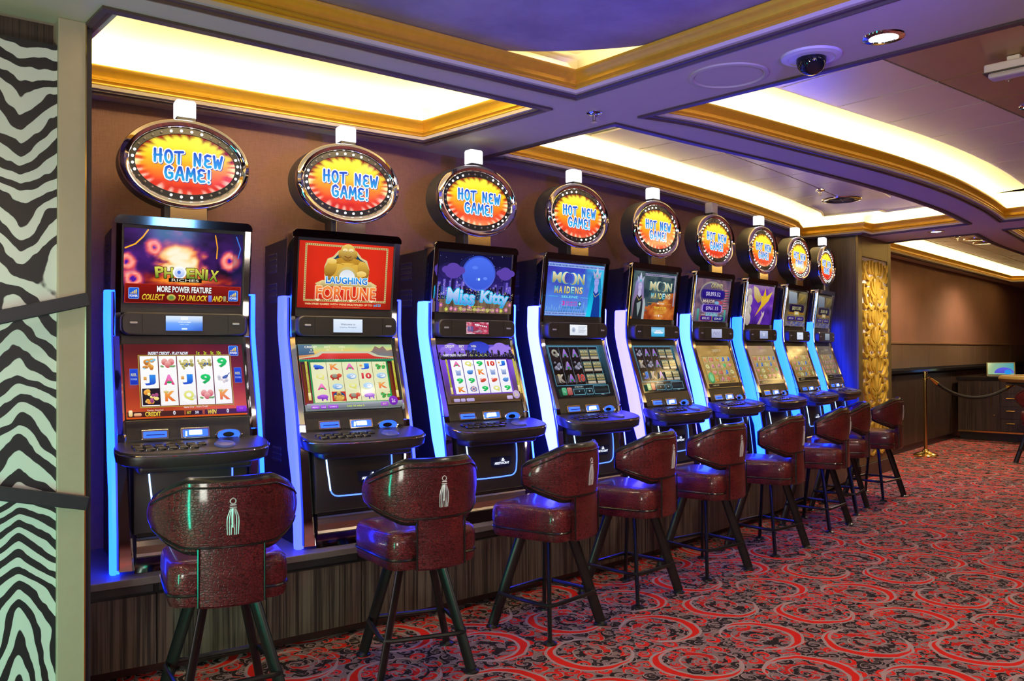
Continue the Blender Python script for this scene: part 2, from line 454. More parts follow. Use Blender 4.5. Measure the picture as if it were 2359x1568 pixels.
HOLES = [A, B, Cp, D, Ep, Fp]
HOLES = [h if area2(h) > 0 else list(reversed(h)) for h in HOLES]

def fill_mesh(name, polys, half):
    cu = bpy.data.curves.new('ceil', 'CURVE'); cu.dimensions = '2D'; cu.fill_mode = 'BOTH'; cu.extrude = half
    for P in polys:
        sp = cu.splines.new('POLY'); sp.points.add(len(P) - 1); sp.use_cyclic_u = True
        for q, p in zip(sp.points, P): q.co = (p[0], p[1], 0, 1)
    o = bpy.data.objects.new('c', cu); C.objects.link(o)
    me = bpy.data.meshes.new_from_object(o.evaluated_get(bpy.context.evaluated_depsgraph_get()))
    bpy.data.objects.remove(o); me.name = name; me.materials.clear(); return me
def ceiling_mesh():
    me = fill_mesh('ceiling', [[(-8, -6), (17, -6), (17, 23), (-8, 23)]] + HOLES, .015); me.materials.append(M['soffit'])
    o = bpy.data.objects.new('ceiling', me); C.objects.link(o); o.location.z = SOF + .015
    return struct(o)
ceil = ceiling_mesh()
roof = struct(MB().box(-8.1, 17.1, -6.1, 23.1, 3.3, 3.36).build('ceiling_deck', M['soffit']))

def rings(mb, P, prof, mi=0):
    R = [[(x, y, z) for x, y in offset_poly(P, o)] for o, z in prof]
    return mb.loft(R, True, False, mi)
def zrel(o): o.location.z = -(SOF + .015); return o
def cove(i, P, rec, ztop, zpan=None, inset=0):
    tr = struct(rings(MB(), P, [(.075, 2.872), (.075, 2.858), (.052, 2.852), (.045, 2.862), (.024, 2.862), (.022, 2.874), (.010, 2.874), (.004, 2.884)]).build('trim_%d' % i, M['brown_mould'], smooth=True))
    rings(MB(), P, [(.004, 2.884), (-.004, 2.892), (-.004, 2.898), (.008, 2.902), (.002, 2.909), (-.006, 2.913), (-.004, 2.920), (.010, 2.926), (.014, 2.940),
                    (.006, 2.956), (-.010, 2.966), (-.020, 2.978), (-.020, 2.988), (.020, 2.992), (.020, 2.90)]).build('gold_crown', M['gold_paint'], tr, smooth=True)
    prof = [(.006, 2.902), (rec, 2.902), (rec, ztop - .06), (rec - .02, ztop - .018), (rec - .06, ztop)]
    if inset: prof += [(-inset, ztop), (-inset, zpan - .004), (-inset - .018, zpan - .004), (-inset - .018, zpan + .012)]
    mb = rings(MB(), P, prof)
    last = prof[-1]
    Q = [(x, y, last[1]) for x, y in offset_poly(P, last[0])]
    zrel(mb.build('cove_recess', M['cream'], ceil, smooth=True))
    me = fill_mesh('cove_ceiling', [[q[:2] for q in Q]], .004); me.materials.append(M['cream'])
    o = bpy.data.objects.new('cove_ceiling', me); C.objects.link(o); o.parent = ceil; o.location.z = last[1] + .003 - (SOF + .015)
    T = [(x, y, 2.985 if i != 2 else 2.94) for x, y in offset_poly(P, min(rec * .5, .075))]
    # densify long sides so the tube stays straight
    zrel(MB().tube(T, .013, 6, True).build('cove_light', M['tube'], ceil, smooth=True))
cove(1, HOLES[0], .15, 3.14)
cove(2, HOLES[1], .32, 3.20)
cove(3, HOLES[2], .16, 3.13, 3.06, .30)
cove(4, HOLES[3], .16, 3.13, 3.06, .26)
cove(5, HOLES[4], .16, 3.13, 3.06, .26)
cove(6, HOLES[5], .14, 3.13)
# fluorescent battens seen over the near edge of the first cove
ax = (Vector(A[1]) - Vector(A[0])).normalized(); an = Vector((-ax.y, ax.x))
for s0, s1 in ((.12, .47), (.485, 1.30), (1.315, 2.0)):
    a = Vector(A[0]) + ax * s0 + an * .035; b = Vector(A[0]) + ax * s1 + an * .035
    zrel(MB().prism([tuple(a), tuple(b), tuple(b + an * .05), tuple(a + an * .05)], 3.045, 3.07).build('fluorescent_batten', M['tube'], ceil, bevel=.005))
# the round hanging disc of the central cove
dc = bc + Vector((-.1, -.995)) * 1.88
dk = MB().lathe([(0.001, 2.996), (1.595, 2.996), (1.62, 3.002), (1.62, 3.02), (0.001, 3.02)], 96).build('ceiling_disc', M['disc'], smooth=True)
dk.location = (dc.x, dc.y, 0)
tag(dk, 'large round violet disc hanging inside the central ceiling cove', 'ceiling disc')
# satin metal panels, each one a slab of its own
def panels(curve, inward, rows, step, z, mats, clip=None):
    # walk the curve by arc length
    pts = [Vector(p) for p in curve]; Ls = [0]
    for a, b in zip(pts, pts[1:]): Ls.append(Ls[-1] + (b - a).length)
    def at(s):
        for k in range(len(pts) - 1):
            if s <= Ls[k + 1] or k == len(pts) - 2:
                t = (s - Ls[k]) / (Ls[k + 1] - Ls[k]); d = (pts[k + 1] - pts[k]).normalized()
                return pts[k].lerp(pts[k + 1], t), Vector((d.y, -d.x)) * inward
    n = int(Ls[-1] / step)
    for i in range(n):
        s0 = i * step + .007; s1 = (i + 1) * step - .007
        for r in range(len(rows) - 1):
            o0, o1 = rows[r] + .007, rows[r + 1] - .007
            q = []
            for s_, o_ in ((s0, o0), (s1, o0), (s1, o1), (s0, o1)):
                p, nn = at(s_); q.append(tuple(p + nn * o_))
            if clip and not clip(q): continue
            zrel(MB().prism(q, z, z + .012).build('ceiling_panel', mats[min(r, len(mats) - 1)], ceil))
panels(c_curve, 1, [.32, .95, 1.6, 2.25, 2.6], .62, 3.048, [M['panel'], M['panel_brown']])
def inside(p, P):
    c = False
    for i in range(len(P)):
        (x1, y1), (x2, y2) = P[i - 1], P[i]
        if (y1 > p[1]) != (y2 > p[1]) and p[0] < (x2 - x1) * (p[1] - y1) / (y2 - y1) + x1: c = not c
    return c
_dc = offset_poly(HOLES[3], -.05)
panels(list(d_far), 1, [.28, .70, 1.12], .56, 3.048, [M['panel']], lambda q: all(inside(p, _dc) for p in q))
_ec = offset_poly(HOLES[4], -.05)
panels([onE(s / 2, .25) for s in range(0, 16)], 1, [.30, .62, .94, 1.26, 1.6, 1.95], .5, 3.048, [M['panel']], lambda q: all(inside(p, _ec) for p in q))

# ceiling fixtures
def disc_thing(name, label, cat, x, y, z, parts, group=None):
    t = thing(name, label, cat, (x, y, z), 0, group)
    for pn, prof, mat, n in parts: MB().lathe(prof, n).build(pn, mat, t, smooth=True)
    return t
disc_thing('ceiling_speaker', 'round flat ceiling speaker cover painted like the soffit', 'speaker', 1.07, 4.16, SOF,
           [('rim', [(.165, -.002), (.172, -.010), (.19, -.008), (.192, 0)], M['soffit'], 48), ('grille', [(.001, -.004), (.162, -.004), (.164, 0)], M['soffit'], 48)])
disc_thing('security_camera', 'dark dome security camera on a pale round ceiling plate', 'camera', 1.38, 3.885, SOF,
           [('mounting_plate', [(.001, 0), (.135, 0), (.132, -.010), (.105, -.016), (.10, -.012), (.07, -.014), (.001, -.014)], M['white'], 40),
            ('camera_dome', [(.066, -.012), (.066, -.03), (.060, -.052), (.046, -.072), (.026, -.084), (.001, -.088)], plain('smoked_dome', (.01, .01, .012, 1), .05), 32)])
for i, (x, y, lb) in enumerate([(1.61, 3.65, 'bright recessed downlight in the soffit behind the dome camera'), (4.87, 9.72, 'small recessed downlight in the soffit above the gold pillar'),
                                (2.28, 2.98, 'recessed downlight in the soffit out of the picture, overhead right'), (-2.35, 2.45, 'recessed downlight beside the zebra column, out of the picture'), (3.6, .6, 'recessed downlight out of the picture behind the viewer')]):
    disc_thing('downlight', lb, 'downlight', x, y, SOF, [('trim_ring', [(.058, .001), (.060, -.008), (.085, -.006), (.088, .001)], M['chrome'], 32), ('lamp', [(.001, -.003), (.058, -.003), (.058, .001)], M['lamp'], 32)], 'recessed downlights')
def sprinkler(x, y, z, lb):
    disc_thing('sprinkler', lb, 'sprinkler', x, y, z, [('cap', [(.001, 0), (.045, 0), (.044, -.008), (.020, -.022), (.001, -.022)], M['chrome'], 20),
        ('nozzle', [(.010, -.02), (.010, -.05), (.004, -.055), (.004, -.07), (.001, -.072)], M['steel'], 12), ('deflector', [(.001, -.058), (.018, -.058), (.018, -.061), (.001, -.061)], M['steel'], 12)], 'fire sprinklers')
sprinkler(.47, 4.79, SOF, 'chrome fire sprinkler on the soffit between the ceiling coves')
sprinkler(2.95, 8.10, 3.048, 'chrome fire sprinkler beside the round vent, above the far machines')
sprinkler(2.72, 4.62, 3.048, 'small fire sprinkler near the white box light at upper right')
sprinkler(6.05, 11.5, 3.048, 'fire sprinkler on the satin ceiling beyond the gold pillar')
t = thing('ceiling_vent', 'round bronze ceiling air vent above the far machines', 'vent', (3.36, 8.62, 3.05))
MB().lathe([(.12, 0), (.12, -.012), (.15, -.02), (.19, -.012), (.195, 0)], 40).build('vent_rim', M['gold_chrome'], t, smooth=True)
MB().lathe([(.001, -.004), (.122, -.004), (.122, 0), (.001, 0)], 40).build('vent_throat', M['grey_black'], t, smooth=True)
for k in range(3): MB().box(-.10, .10, -.008, .008, -.012, -.006, 0, Matrix.Rotation(k * pi / 3, 4, 'Z')).build('vent_blade', M['steel'], t)
for k, (x, y) in enumerate([(6.45, 11.75), (6.8, 12.15)]):
    disc_thing('ceiling_vent', ['round bronze vent plate beyond the pillar, nearer one', 'round bronze vent plate beyond the pillar, farther one'][k], 'vent', x, y, 3.05, [('vent_plate', [(.001, -.016), (.15, -.014), (.17, -.01), (.172, 0)], M['gold_chrome'], 36)], 'round vent plates')
# white box light
t = thing('emergency_light', 'white box emergency light hanging at upper right', 'light', (2.62, 4.40, 3.045), radians(-46))
MB().box(-.03, .03, -.02, .02, -.03, 0).build('bracket', M['white'], t, bevel=.003)
MB().box(-.13, .13, -.055, .055, -.075, -.03).build('housing', M['white'], t, bevel=.008)
MB().box(-.115, .115, -.045, .045, -.105, -.075).build('diffuser', M['candle_off'], t, bevel=.012)
MB().box(-.135, .135, -.058, .058, -.078, -.073).build('housing_seam', M['grey_black'], t)
disc_thing('downlight', 'recessed downlight in the bronze ceiling panels at the right edge', 'downlight', 3.28, 5.32, 3.048, [('trim_ring', [(.05, .001), (.052, -.008), (.075, -.006), (.078, .001)], M['chrome'], 24), ('lamp', [(.001, -.003), (.05, -.003), (.05, .001)], M['lamp'], 24)], 'recessed downlights')

# ------------------------------------------------------------------ zebra column on the left
zc = thing('zebra_column', 'zebra print column with beige trim and black straps at the left edge', 'column', (-1.75, 3.48, 0), radians(37))
MB().box(-1.6, -.105, .004, .3, 0, 2.76).build('zebra_panel', M['zebra'], zc)
MB().box(-.105, 0, -.02, .3, 0, SOF).build('beige_trim', M['beige'], zc, bevel=.004)
MB().box(-1.6, -.105, .10, .3, 2.76, SOF).build('header', M['ebony'], zc)
MB().box(0, .022, .0, .3, 0, SOF).build('dark_edging', M['dark_edge'], zc)
MB().box(-.006, -.001, -.023, -.018, 0, SOF).build('brass_bead', M['brass'], zc)
def strap(xa, za, xb, zb, w_=.055):
    d = Vector((xb - xa, zb - za)).normalized(); n = Vector((-d.y, d.x)) * w_ / 2
    q = [(xa + n.x, za + n.y), (xb + n.x, zb + n.y), (xb - n.x, zb - n.y), (xa - n.x, za - n.y)]
    MB().loft([[(x, -.042, z) for x, z in q], [(x, -.0195, z) for x, z in q]]).build('strap', M['dark_edge'], zc, bevel=.004)
strap(.005, 1.736, -1.5, 1.345); strap(.005, .905, -1.5, 1.26)

# ------------------------------------------------------------------ pillar with gold ornament
F0 = Vector((4.05, 9.91)); F1 = Vector((4.82, 10.78)); fd = (F1 - F0).normalized(); pw = (F1 - F0).length
pil = thing('pillar', 'dark wood pillar with gold scroll ornament panel on its front', 'pillar', (F0.x, F0.y, 0), atan2(fd.y, fd.x))
MB().box(0, pw, .03, .92, .16, SOF).build('pillar_core', M['ebony'], pil)
MB().box(-.02, pw + .02, -.02, .92, 0, .16).build('plinth', M['ebony'], pil, bevel=.006)
for x0, x1 in ((0, .13), (pw - .13, pw)): MB().box(x0, x1, 0, .03, .16, SOF).build('bronze_stile', plain('bronze_frame', (.20, .15, .06, 1), .4, .5, .1), pil, bevel=.004)
MB().box(.13, pw - .13, 0, .03, 2.62, SOF).build('bronze_rail', bpy.data.materials['bronze_frame'], pil, bevel=.004)
MB().box(.13, pw - .13, 0, .03, .16, .24).build('bronze_rail', bpy.data.materials['bronze_frame'], pil, bevel=.004)
MB().box(.13, pw - .13, .018, .03, .24, 2.62).build('backing_panel', plain('pale_mauve_backing', (.68, .60, .58, 1), .5), pil)
M['ornament'] = plain('gold_ornament', (.74, .50, .07, 1), .34, .35, .08, 20)
def taper_stroke(pts, w0, w1, w2, y0, y1):
    P = catmull(pts, 5); n = len(P); L = []; R = []
    for i in range(n):
        a = Vector(P[max(i - 1, 0)]); b = Vector(P[min(i + 1, n - 1)]); d = (b - a).normalized(); nn = Vector((-d.y, d.x))
        t = i / (n - 1); wd = (w0 * (1 - 2 * t) + w1 * 2 * t) if t < .5 else (w1 * (2 - 2 * t) + w2 * (2 * t - 1))
        L.append(Vector(P[i]) + nn * wd / 2); R.append(Vector(P[i]) - nn * wd / 2)
    return MB().loft([[(L[i].x, y0, L[i].y), (R[i].x, y0, R[i].y), (R[i].x, y1, R[i].y), (L[i].x, y1, L[i].y)] for i in range(n)])
motif = [([(0, -.01), (.004, .07), (0, .16)], .03, .08, .01), ([(.01, .17), (.05, .26), (.075, .37)], .03, .055, .01), ([(.02, .16), (.10, .22), (.155, .32)], .03, .05, .01), ([(.03, .13), (.14, .16), (.225, .24)], .025, .05, .012),
         ([(.05, .03), (.15, -.005), (.26, .04), (.335, .13), (.31, .215), (.245, .22), (.235, .165)], .02, .048, .02), ([(.10, .37), (.20, .335), (.30, .365), (.365, .44), (.34, .52), (.275, .51)], .02, .048, .022),
         ([(.335, .13), (.395, .19), (.40, .28)], .012, .045, .01), ([(.36, .43), (.41, .48), (.405, .54)], .012, .035, .01), ([(.26, .035), (.34, .01), (.41, .05)], .012, .04, .01), ([(.20, .335), (.25, .275), (.335, .275)], .012, .042, .012),
         ([(.0, .36), (.03, .45), (.012, .55)], .02, .055, .012), ([(.085, .40), (.125, .48), (.10, .565)], .012, .05, .012), ([(.17, .40), (.225, .46), (.215, .555)], .012, .05, .012), ([(.15, .07), (.20, .09), (.215, .135)], .012, .04, .012), ([(.37, .32), (.395, .36), (.385, .40)], .01, .03, .01), ([(.065, .075), (.10, .10), (.105, .14)], .01, .032, .01)]
cx = pw / 2
for k in range(4):
    zb = .26 + k * .585
    for pts, a_, b_, c_ in motif:
        for sg in (1, -1):
            q = [(cx + sg * x * 1.03, min(2.61, max(.25, zb + z * 1.03))) for x, z in pts]
            taper_stroke(q, a_, b_, c_, -.012, .018).build('scroll', M['ornament'], pil)

# ------------------------------------------------------------------ counter under the machines
ct = MB(); strip_slab(ct, row_path(-.245), row_path(.515), .440, .475)
tag(ct.build('worktop', M['counter'], bevel=.004), 'long curved taupe counter top carrying the slot machines', 'counter')
cb = thing('base_cabinet', 'dark striped wood base cabinet under the curved counter', 'cabinet')
g = MB(); strip_slab(g, row_path(-.19), row_path(.50), .055, .438); g.build('carcass', M['black'], cb)
g = MB(); strip_slab(g, row_path(-.15), row_path(.50), 0, .055); g.build('kickboard', plain('lacquered_kick', (.045, .02, .018, 1), .2), cb)
pp = [Vector(p) for p in row_path(-.222, 8)]; qq = [Vector(p) for p in row_path(-.192, 8)]
Ls = [0]
for a, b in zip(pp, pp[1:]): Ls.append(Ls[-1] + (b - a).length)
def along(P, s):
    for k in range(len(P) - 1):
        if s <= Ls[k + 1] or k == len(P) - 2: return P[k].lerp(P[k + 1], (s - Ls[k]) / (Ls[k + 1] - Ls[k]))
npan = int(Ls[-1] / .52)
for i in range(npan):
    s0, s1 = i * .52 + .003, (i + 1) * .52 - .003
    q = [tuple(along(pp, s0)), tuple(along(pp, s1)), tuple(along(qq, s1)), tuple(along(qq, s0))]
    MB().prism(q, .06, .385).build('base_panel', M['zebrano'], cb)
    MB().prism([tuple(along(pp, s0 + .01) * .25 + along(qq, s0 + .01) * .75), tuple(along(pp, s1 - .01) * .25 + along(qq, s1 - .01) * .75), tuple(along(qq, s1 - .01)), tuple(along(qq, s0 + .01))], .395, .428).build('vent_grille', M['grey_black'], cb)
# ------------------------------------------------------------------ flat pictures on screens (vertex-coloured print)
_tc = {}
def text_tris(s, bold=0.0):
    k = (s, bold)
    if k in _tc: return _tc[k]
    cu = bpy.data.curves.new('t', 'FONT'); cu.body = s; cu.size = 1; cu.offset = bold; cu.resolution_u = 2
    o = bpy.data.objects.new('t', cu); C.objects.link(o)
    me = bpy.data.meshes.new_from_object(o.evaluated_get(bpy.context.evaluated_depsgraph_get()))
    bpy.data.objects.remove(o); bpy.data.curves.remove(cu)
    v = [(p.co.x, p.co.y) for p in me.vertices]; f = [tuple(p.vertices) for p in me.polygons]; bpy.data.meshes.remove(me)
    x0 = min(p[0] for p in v); x1 = max(p[0] for p in v); y0 = min(p[1] for p in v); y1 = max(p[1] for p in v)
    _tc[k] = (v, f, (x0, y0, x1, y1)); return _tc[k]
def lerp(a, b, t): return tuple(x + (y - x) * t for x, y in zip(a, b))
def cc(c, k=1.0): return hx(c, k) if isinstance(c, str) else c
class Art:
    """flat print laid in layers; coordinates run -1..1 over a w x h metre picture"""
    def __init__(s, w, h, k=1.0): s.w = w / 2; s.h = h / 2; s.v = []; s.f = []; s.c = []; s.l = 0; s.k = k; s.step = .00022
    def poly(s, pts, col, col2=None, up=True):
        if up: s.l += 1
        b = len(s.v); ys = [p[1] for p in pts]; y0, y1 = min(ys), max(ys); a = cc(col, s.k); d = cc(col2, s.k) if col2 else a
        for x, y in pts:
            s.v.append((x * s.w, y * s.h, s.l * s.step)); s.c.append(lerp(a, d, (y - y0) / (y1 - y0 or 1)))
        s.f.append(tuple(range(b, b + len(pts)))); return s
    def rect(s, x0, y0, x1, y1, col, col2=None, up=True): return s.poly([(x0, y0), (x1, y0), (x1, y1), (x0, y1)], col, col2, up)
    def frame(s, x0, y0, x1, y1, t, col):
        u = t * s.w / s.h
        s.l += 1
        for q in ((x0, y0, x1, y0 + u), (x0, y1 - u, x1, y1), (x0, y0 + u, x0 + t, y1 - u), (x1 - t, y0 + u, x1, y1 - u)): s.rect(*q, col, up=False)
    def rrect(s, x0, y0, x1, y1, r, col, col2=None):
        ry = r * s.w / s.h; P = []
        for cx, cy, a0 in ((x1 - r, y1 - ry, 0), (x0 + r, y1 - ry, 90), (x0 + r, y0 + ry, 180), (x1 - r, y0 + ry, 270)):
            for k in range(5): a = radians(a0 + k * 22.5); P.append((cx + r * cos(a), cy + ry * sin(a)))
        return s.poly(P, col, col2)
    def ell(s, cx, cy, a, b, col, col2=None, n=24, rot=0, up=True, t0=0, t1=360):
        P = []
        for k in range(n + (t1 - t0 < 360)):
            t = radians(t0 + (t1 - t0) * k / n); x, y = a * cos(t), b * sin(t)
            xx = x * s.w; yy = y * s.h
            P.append((cx + (xx * cos(rot) - yy * sin(rot)) / s.w, cy + (xx * sin(rot) + yy * cos(rot)) / s.h))
        return s.poly(P, col, col2, up)
    def star(s, cx, cy, r, n, col, r2=.45, rot=0):
        return s.poly([(cx + (r if k % 2 == 0 else r * r2) * cos(rot + pi * k / n), cy + (r if k % 2 == 0 else r * r2) * s.w / s.h * sin(rot + pi * k / n)) for k in range(2 * n)], col)
    def grid(s, fn, x0=-1, y0=-1, x1=1, y1=1, nx=40, ny=30):
        s.l += 1; b = len(s.v)
        for j in range(ny + 1):
            for i in range(nx + 1):
                x = x0 + (x1 - x0) * i / nx; y = y0 + (y1 - y0) * j / ny
                s.v.append((x * s.w, y * s.h, s.l * s.step)); c = fn(x, y); s.c.append(tuple(v * s.k for v in c[:3]) + (1,))
        for j in range(ny):
            for i in range(nx): q = b + j * (nx + 1) + i; s.f.append((q, q + 1, q + nx + 2, q + nx + 1))
    def text(s, t, cx, cy, w, h, col, col2=None, bold=.012, shear=0, out=None, ow=.0022, rot=0):
        v, f, (x0, y0, x1, y1) = text_tris(t, bold)
        W_, H_ = w * s.w, h * s.h
        def put(dx, dy, c1, c2):
            b = len(s.v); a = cc(c1, s.k); d = cc(c2, s.k) if c2 else a
            for x, y in v:
                t_ = (y - y0) / (y1 - y0 or 1); px = ((x - x0) / (x1 - x0) - .5) * W_ + shear * (t_ - .5) * H_; py = (t_ - .5) * H_
                s.v.append((cx * s.w + px * cos(rot) - py * sin(rot) + dx, cy * s.h + px * sin(rot) + py * cos(rot) + dy, s.l * s.step)); s.c.append(lerp(a, d, t_))
            for q in f: s.f.append(tuple(b + i for i in q))
        if out:
            s.l += 1
            for k in range(8): put(ow * cos(k * pi / 4), ow * sin(k * pi / 4), out, None)
        s.l += 1; put(0, 0, col, col2)
    def stroke(s, pts, wd, col, fn=None, up=True):
        """round-capped pen stroke, pts in metres-scaled units of this picture"""
        if up: s.l += 1
        P = [(x * s.w, y * s.h) for x, y in pts]
        def vert(x, y): s.v.append((x, y, s.l * s.step)); s.c.append(fn(y) if fn else cc(col, s.k)); return len(s.v) - 1
        for (ax, ay), (bx, by) in zip(P, P[1:]):
            L = hypot(bx - ax, by - ay) or 1e-6; nx, ny = -(by - ay) / L * wd / 2, (bx - ax) / L * wd / 2
            s.f.append((vert(ax + nx, ay + ny), vert(ax - nx, ay - ny), vert(bx - nx, by - ny), vert(bx + nx, by + ny)))
        for ax, ay in P: s.f.append(tuple(vert(ax + wd / 2 * cos(k * pi / 5), ay + wd / 2 * sin(k * pi / 5)) for k in range(10)))
    def mesh(s, name, mat):
        me = bpy.data.meshes.new(name); me.from_pydata(s.v, [], s.f); me.materials.append(mat)
        a = me.color_attributes.new('Col', 'FLOAT_COLOR', 'POINT'); a.data.foreach_set('color', [x for c in s.c for x in c]); me.update(); return me
def put_art(art, name, parent, loc, tilt=0, mat='art'):
    """hang the print on a panel whose face looks to -y, leaning by tilt about x"""
    o = bpy.data.objects.new(name, art.mesh(name, M[mat])); C.objects.link(o); o.parent = parent
    o.location = loc; o.rotation_euler = (pi / 2 + tilt, 0, 0); return o

def vnoise(x, y, sd=0):
    xi, yi = math.floor(x), math.floor(y); fx, fy = x - xi, y - yi; fx = fx * fx * (3 - 2 * fx); fy = fy * fy * (3 - 2 * fy)
    def h(a, b):
        n = (a * 374761393 + b * 668265263 + sd * 974634777) & 0xffffffff; n = ((n ^ (n >> 13)) * 1274126177) & 0xffffffff
        return ((n ^ (n >> 16)) & 0xffff) / 65535
    return (h(xi, yi) * (1 - fx) + h(xi + 1, yi) * fx) * (1 - fy) + (h(xi, yi + 1) * (1 - fx) + h(xi + 1, yi + 1) * fx) * fy
def fbm(x, y, sd=0, o=3): return sum(vnoise(x * 2 ** k, y * 2 ** k, sd + k) / 2 ** (k + 1) for k in range(o)) / (1 - .5 ** o)
def ramp(t, stops):
    t = max(0, min(.9999, t)) * (len(stops) - 1); i = int(t); return lerp(cc(stops[i]), cc(stops[i + 1]), t - i)

TW, TH = .572, .370      # upper picture
MW, MH = .572, .381      # lower picture

def power_badge(a, cx, cy, r):
    q = r * a.w / a.h
    a.rrect(cx - r, cy - q * 1.15, cx + r, cy + q * 1.15, r * .25, '#7fb4ff'); a.rrect(cx - r * .88, cy - q * 1.05, cx + r * .88, cy + q * 1.05, r * .2, '#0a3fb8', '#1a63e0')
    for k in range(4): x = cx - r * .62 + k * r * .32; a.rect(x, cy - q * .15, x + r * .24, cy + q * (.1 + .22 * k), '#c8a21c', '#f6e27a')
    a.text('POWER', cx, cy - q * .55, r * 1.5, q * .5, '#ffffff', bold=.02)

def top1():
    a = Art(TW, TH)
    def f(x, y):
        n = fbm(x * 3 + 9, y * 3, 1); m = fbm(x * 6, y * 6 - n * 2, 5)
        c = lerp(cc('#12061f'), cc('#4b1a78'), max(0, n * 1.5 - .4))
        d = hypot(x * 1.0 + .05 + (m - .5) * .4, (y - .12) * .62 + (n - .5) * .5); fl = max(0, 1 - d / .48)
        c = lerp(c, ramp(min(1, fl * 1.5), ['#7a1f78', '#c43a7a', '#ff8a3c', '#ffe09a', '#fff6d8']), min(1, fl * 2.6))
        b = max(0, 1 - abs(y + .36) / .26) * max(0, 1 - abs(x) * .9) + (m - .5) * .5 * (y < 0)
        c = lerp(c, ramp(b, ['#5a1450', '#c83018', '#ff8a20', '#ffd060']), max(0, min(1, b * 1.6)))
        for ex, ey in ((-.52, .52), (.78, .24), (-.86, -.35), (-.94, .1)):
            r = hypot(x - ex, (y - ey) * .65) + (m - .5) * .12
            if r < .2: c = lerp(c, ramp(1 - abs(r - .09) / .09, ['#6a2aa0', '#ff5a50', '#ffb0a0']) if r > .03 else cc('#4a18a0'), min(1, (.2 - r) * 12))
        if x > .82: c = lerp(c, cc('#0a1a4a'), .5)
        return c
    a.grid(f, nx=72, ny=48)
    a.stroke([(-.98, .46), (-.82, .58), (-.70, .78), (-.62, .97)], .007, '#ffb020'); a.stroke([(.51, .93), (.55, .6), (.54, .3)], .006, '#f0a020'); a.stroke([(.88, .93), (.96, .6), (.92, .33)], .005, '#3a7ae0')
    xs = [(-.42, 'P', .08), (-.27, 'H', .03), (.10, 'E', .04), (.25, 'N', .02), (.37, 'I', 0), (.50, 'X', -.04)]
    for x, t, d in xs: a.text(t, x, -.17 + d * .4, .045 if t == 'I' else .15, .30, '#4f7a18', '#e6e05a', bold=.035, out='#3a1608', ow=.003, rot=(d - .02) * 2)
    a.ell(-.09, -.13, .115, .17, '#f2f4ff', '#ffffff'); a.ell(-.09, -.14, .085, .13, '#9fb8ee', '#eef4ff'); a.ell(-.10, -.13, .03, .05, '#4a78d8')
    a.rect(-.27, -.40, .29, -.29, '#140604'); a.text('RICHES', .01, -.345, .46, .075, '#efe4c8', bold=.004)
    a.rect(-.98, -.99, .98, -.47, '#5a0604', '#8c140c'); a.frame(-.98, -.99, .98, -.47, .008, '#c23a1c'); a.rect(-.97, -.72, .97, -.71, '#6e0c06')
    a.text('MORE POWER FEATURE', 0, -.60, .92, .17, '#f4f2f0', '#ffffff', bold=.03, out='#2a0404')
    y = -.825
    a.text('COLLECT', -.52, y, .36, .16, '#d8a818', '#fff04a', bold=.02, shear=.2); a.ell(-.22, y, .075, .09, '#8a7a20', '#d8c860'); a.ell(-.22, y, .04, .05, '#5a8a40')
    a.text('TO UNLOCK', .14, y, .50, .16, '#d8a818', '#fff04a', bold=.02, shear=.2); a.rrect(.41, y - .09, .47, y + .09, .01, '#5a5ac0', '#8a8ae0')
    a.text('AND', .57, y, .17, .16, '#d8a818', '#fff04a', bold=.02, shear=.2); a.rrect(.67, y - .07, .72, y + .08, .01, '#a8885a', '#8a9a6a'); a.text('.', .745, y - .07, .016, .026, '#fff04a', bold=.02)
    power_badge(a, -.835, -.73, .085); power_badge(a, .845, -.73, .085)
    return a
def greek(a, x0, y0, x1, y1, n, c1, c2, t=.03):
    a.frame(x0, y0, x1, y1, t, c1); a.l += 1; u = t * a.w / a.h
    for k in range(n):
        x = x0 + (x1 - x0) * (k + .3) / n
        a.rect(x, y1 - u * .75, x + (x1 - x0) * .4 / n, y1 - u * .25, c2, up=False); a.rect(x, y0 + u * .25, x + (x1 - x0) * .4 / n, y0 + u * .75, c2, up=False)
    m = int(n * a.h / a.w)
    for k in range(m):
        y = y0 + (y1 - y0) * (k + .3) / m
        a.rect(x0 + t * .25, y, x0 + t * .75, y + (y1 - y0) * .4 / m, c2, up=False); a.rect(x1 - t * .75, y, x1 - t * .25, y + (y1 - y0) * .4 / m, c2, up=False)
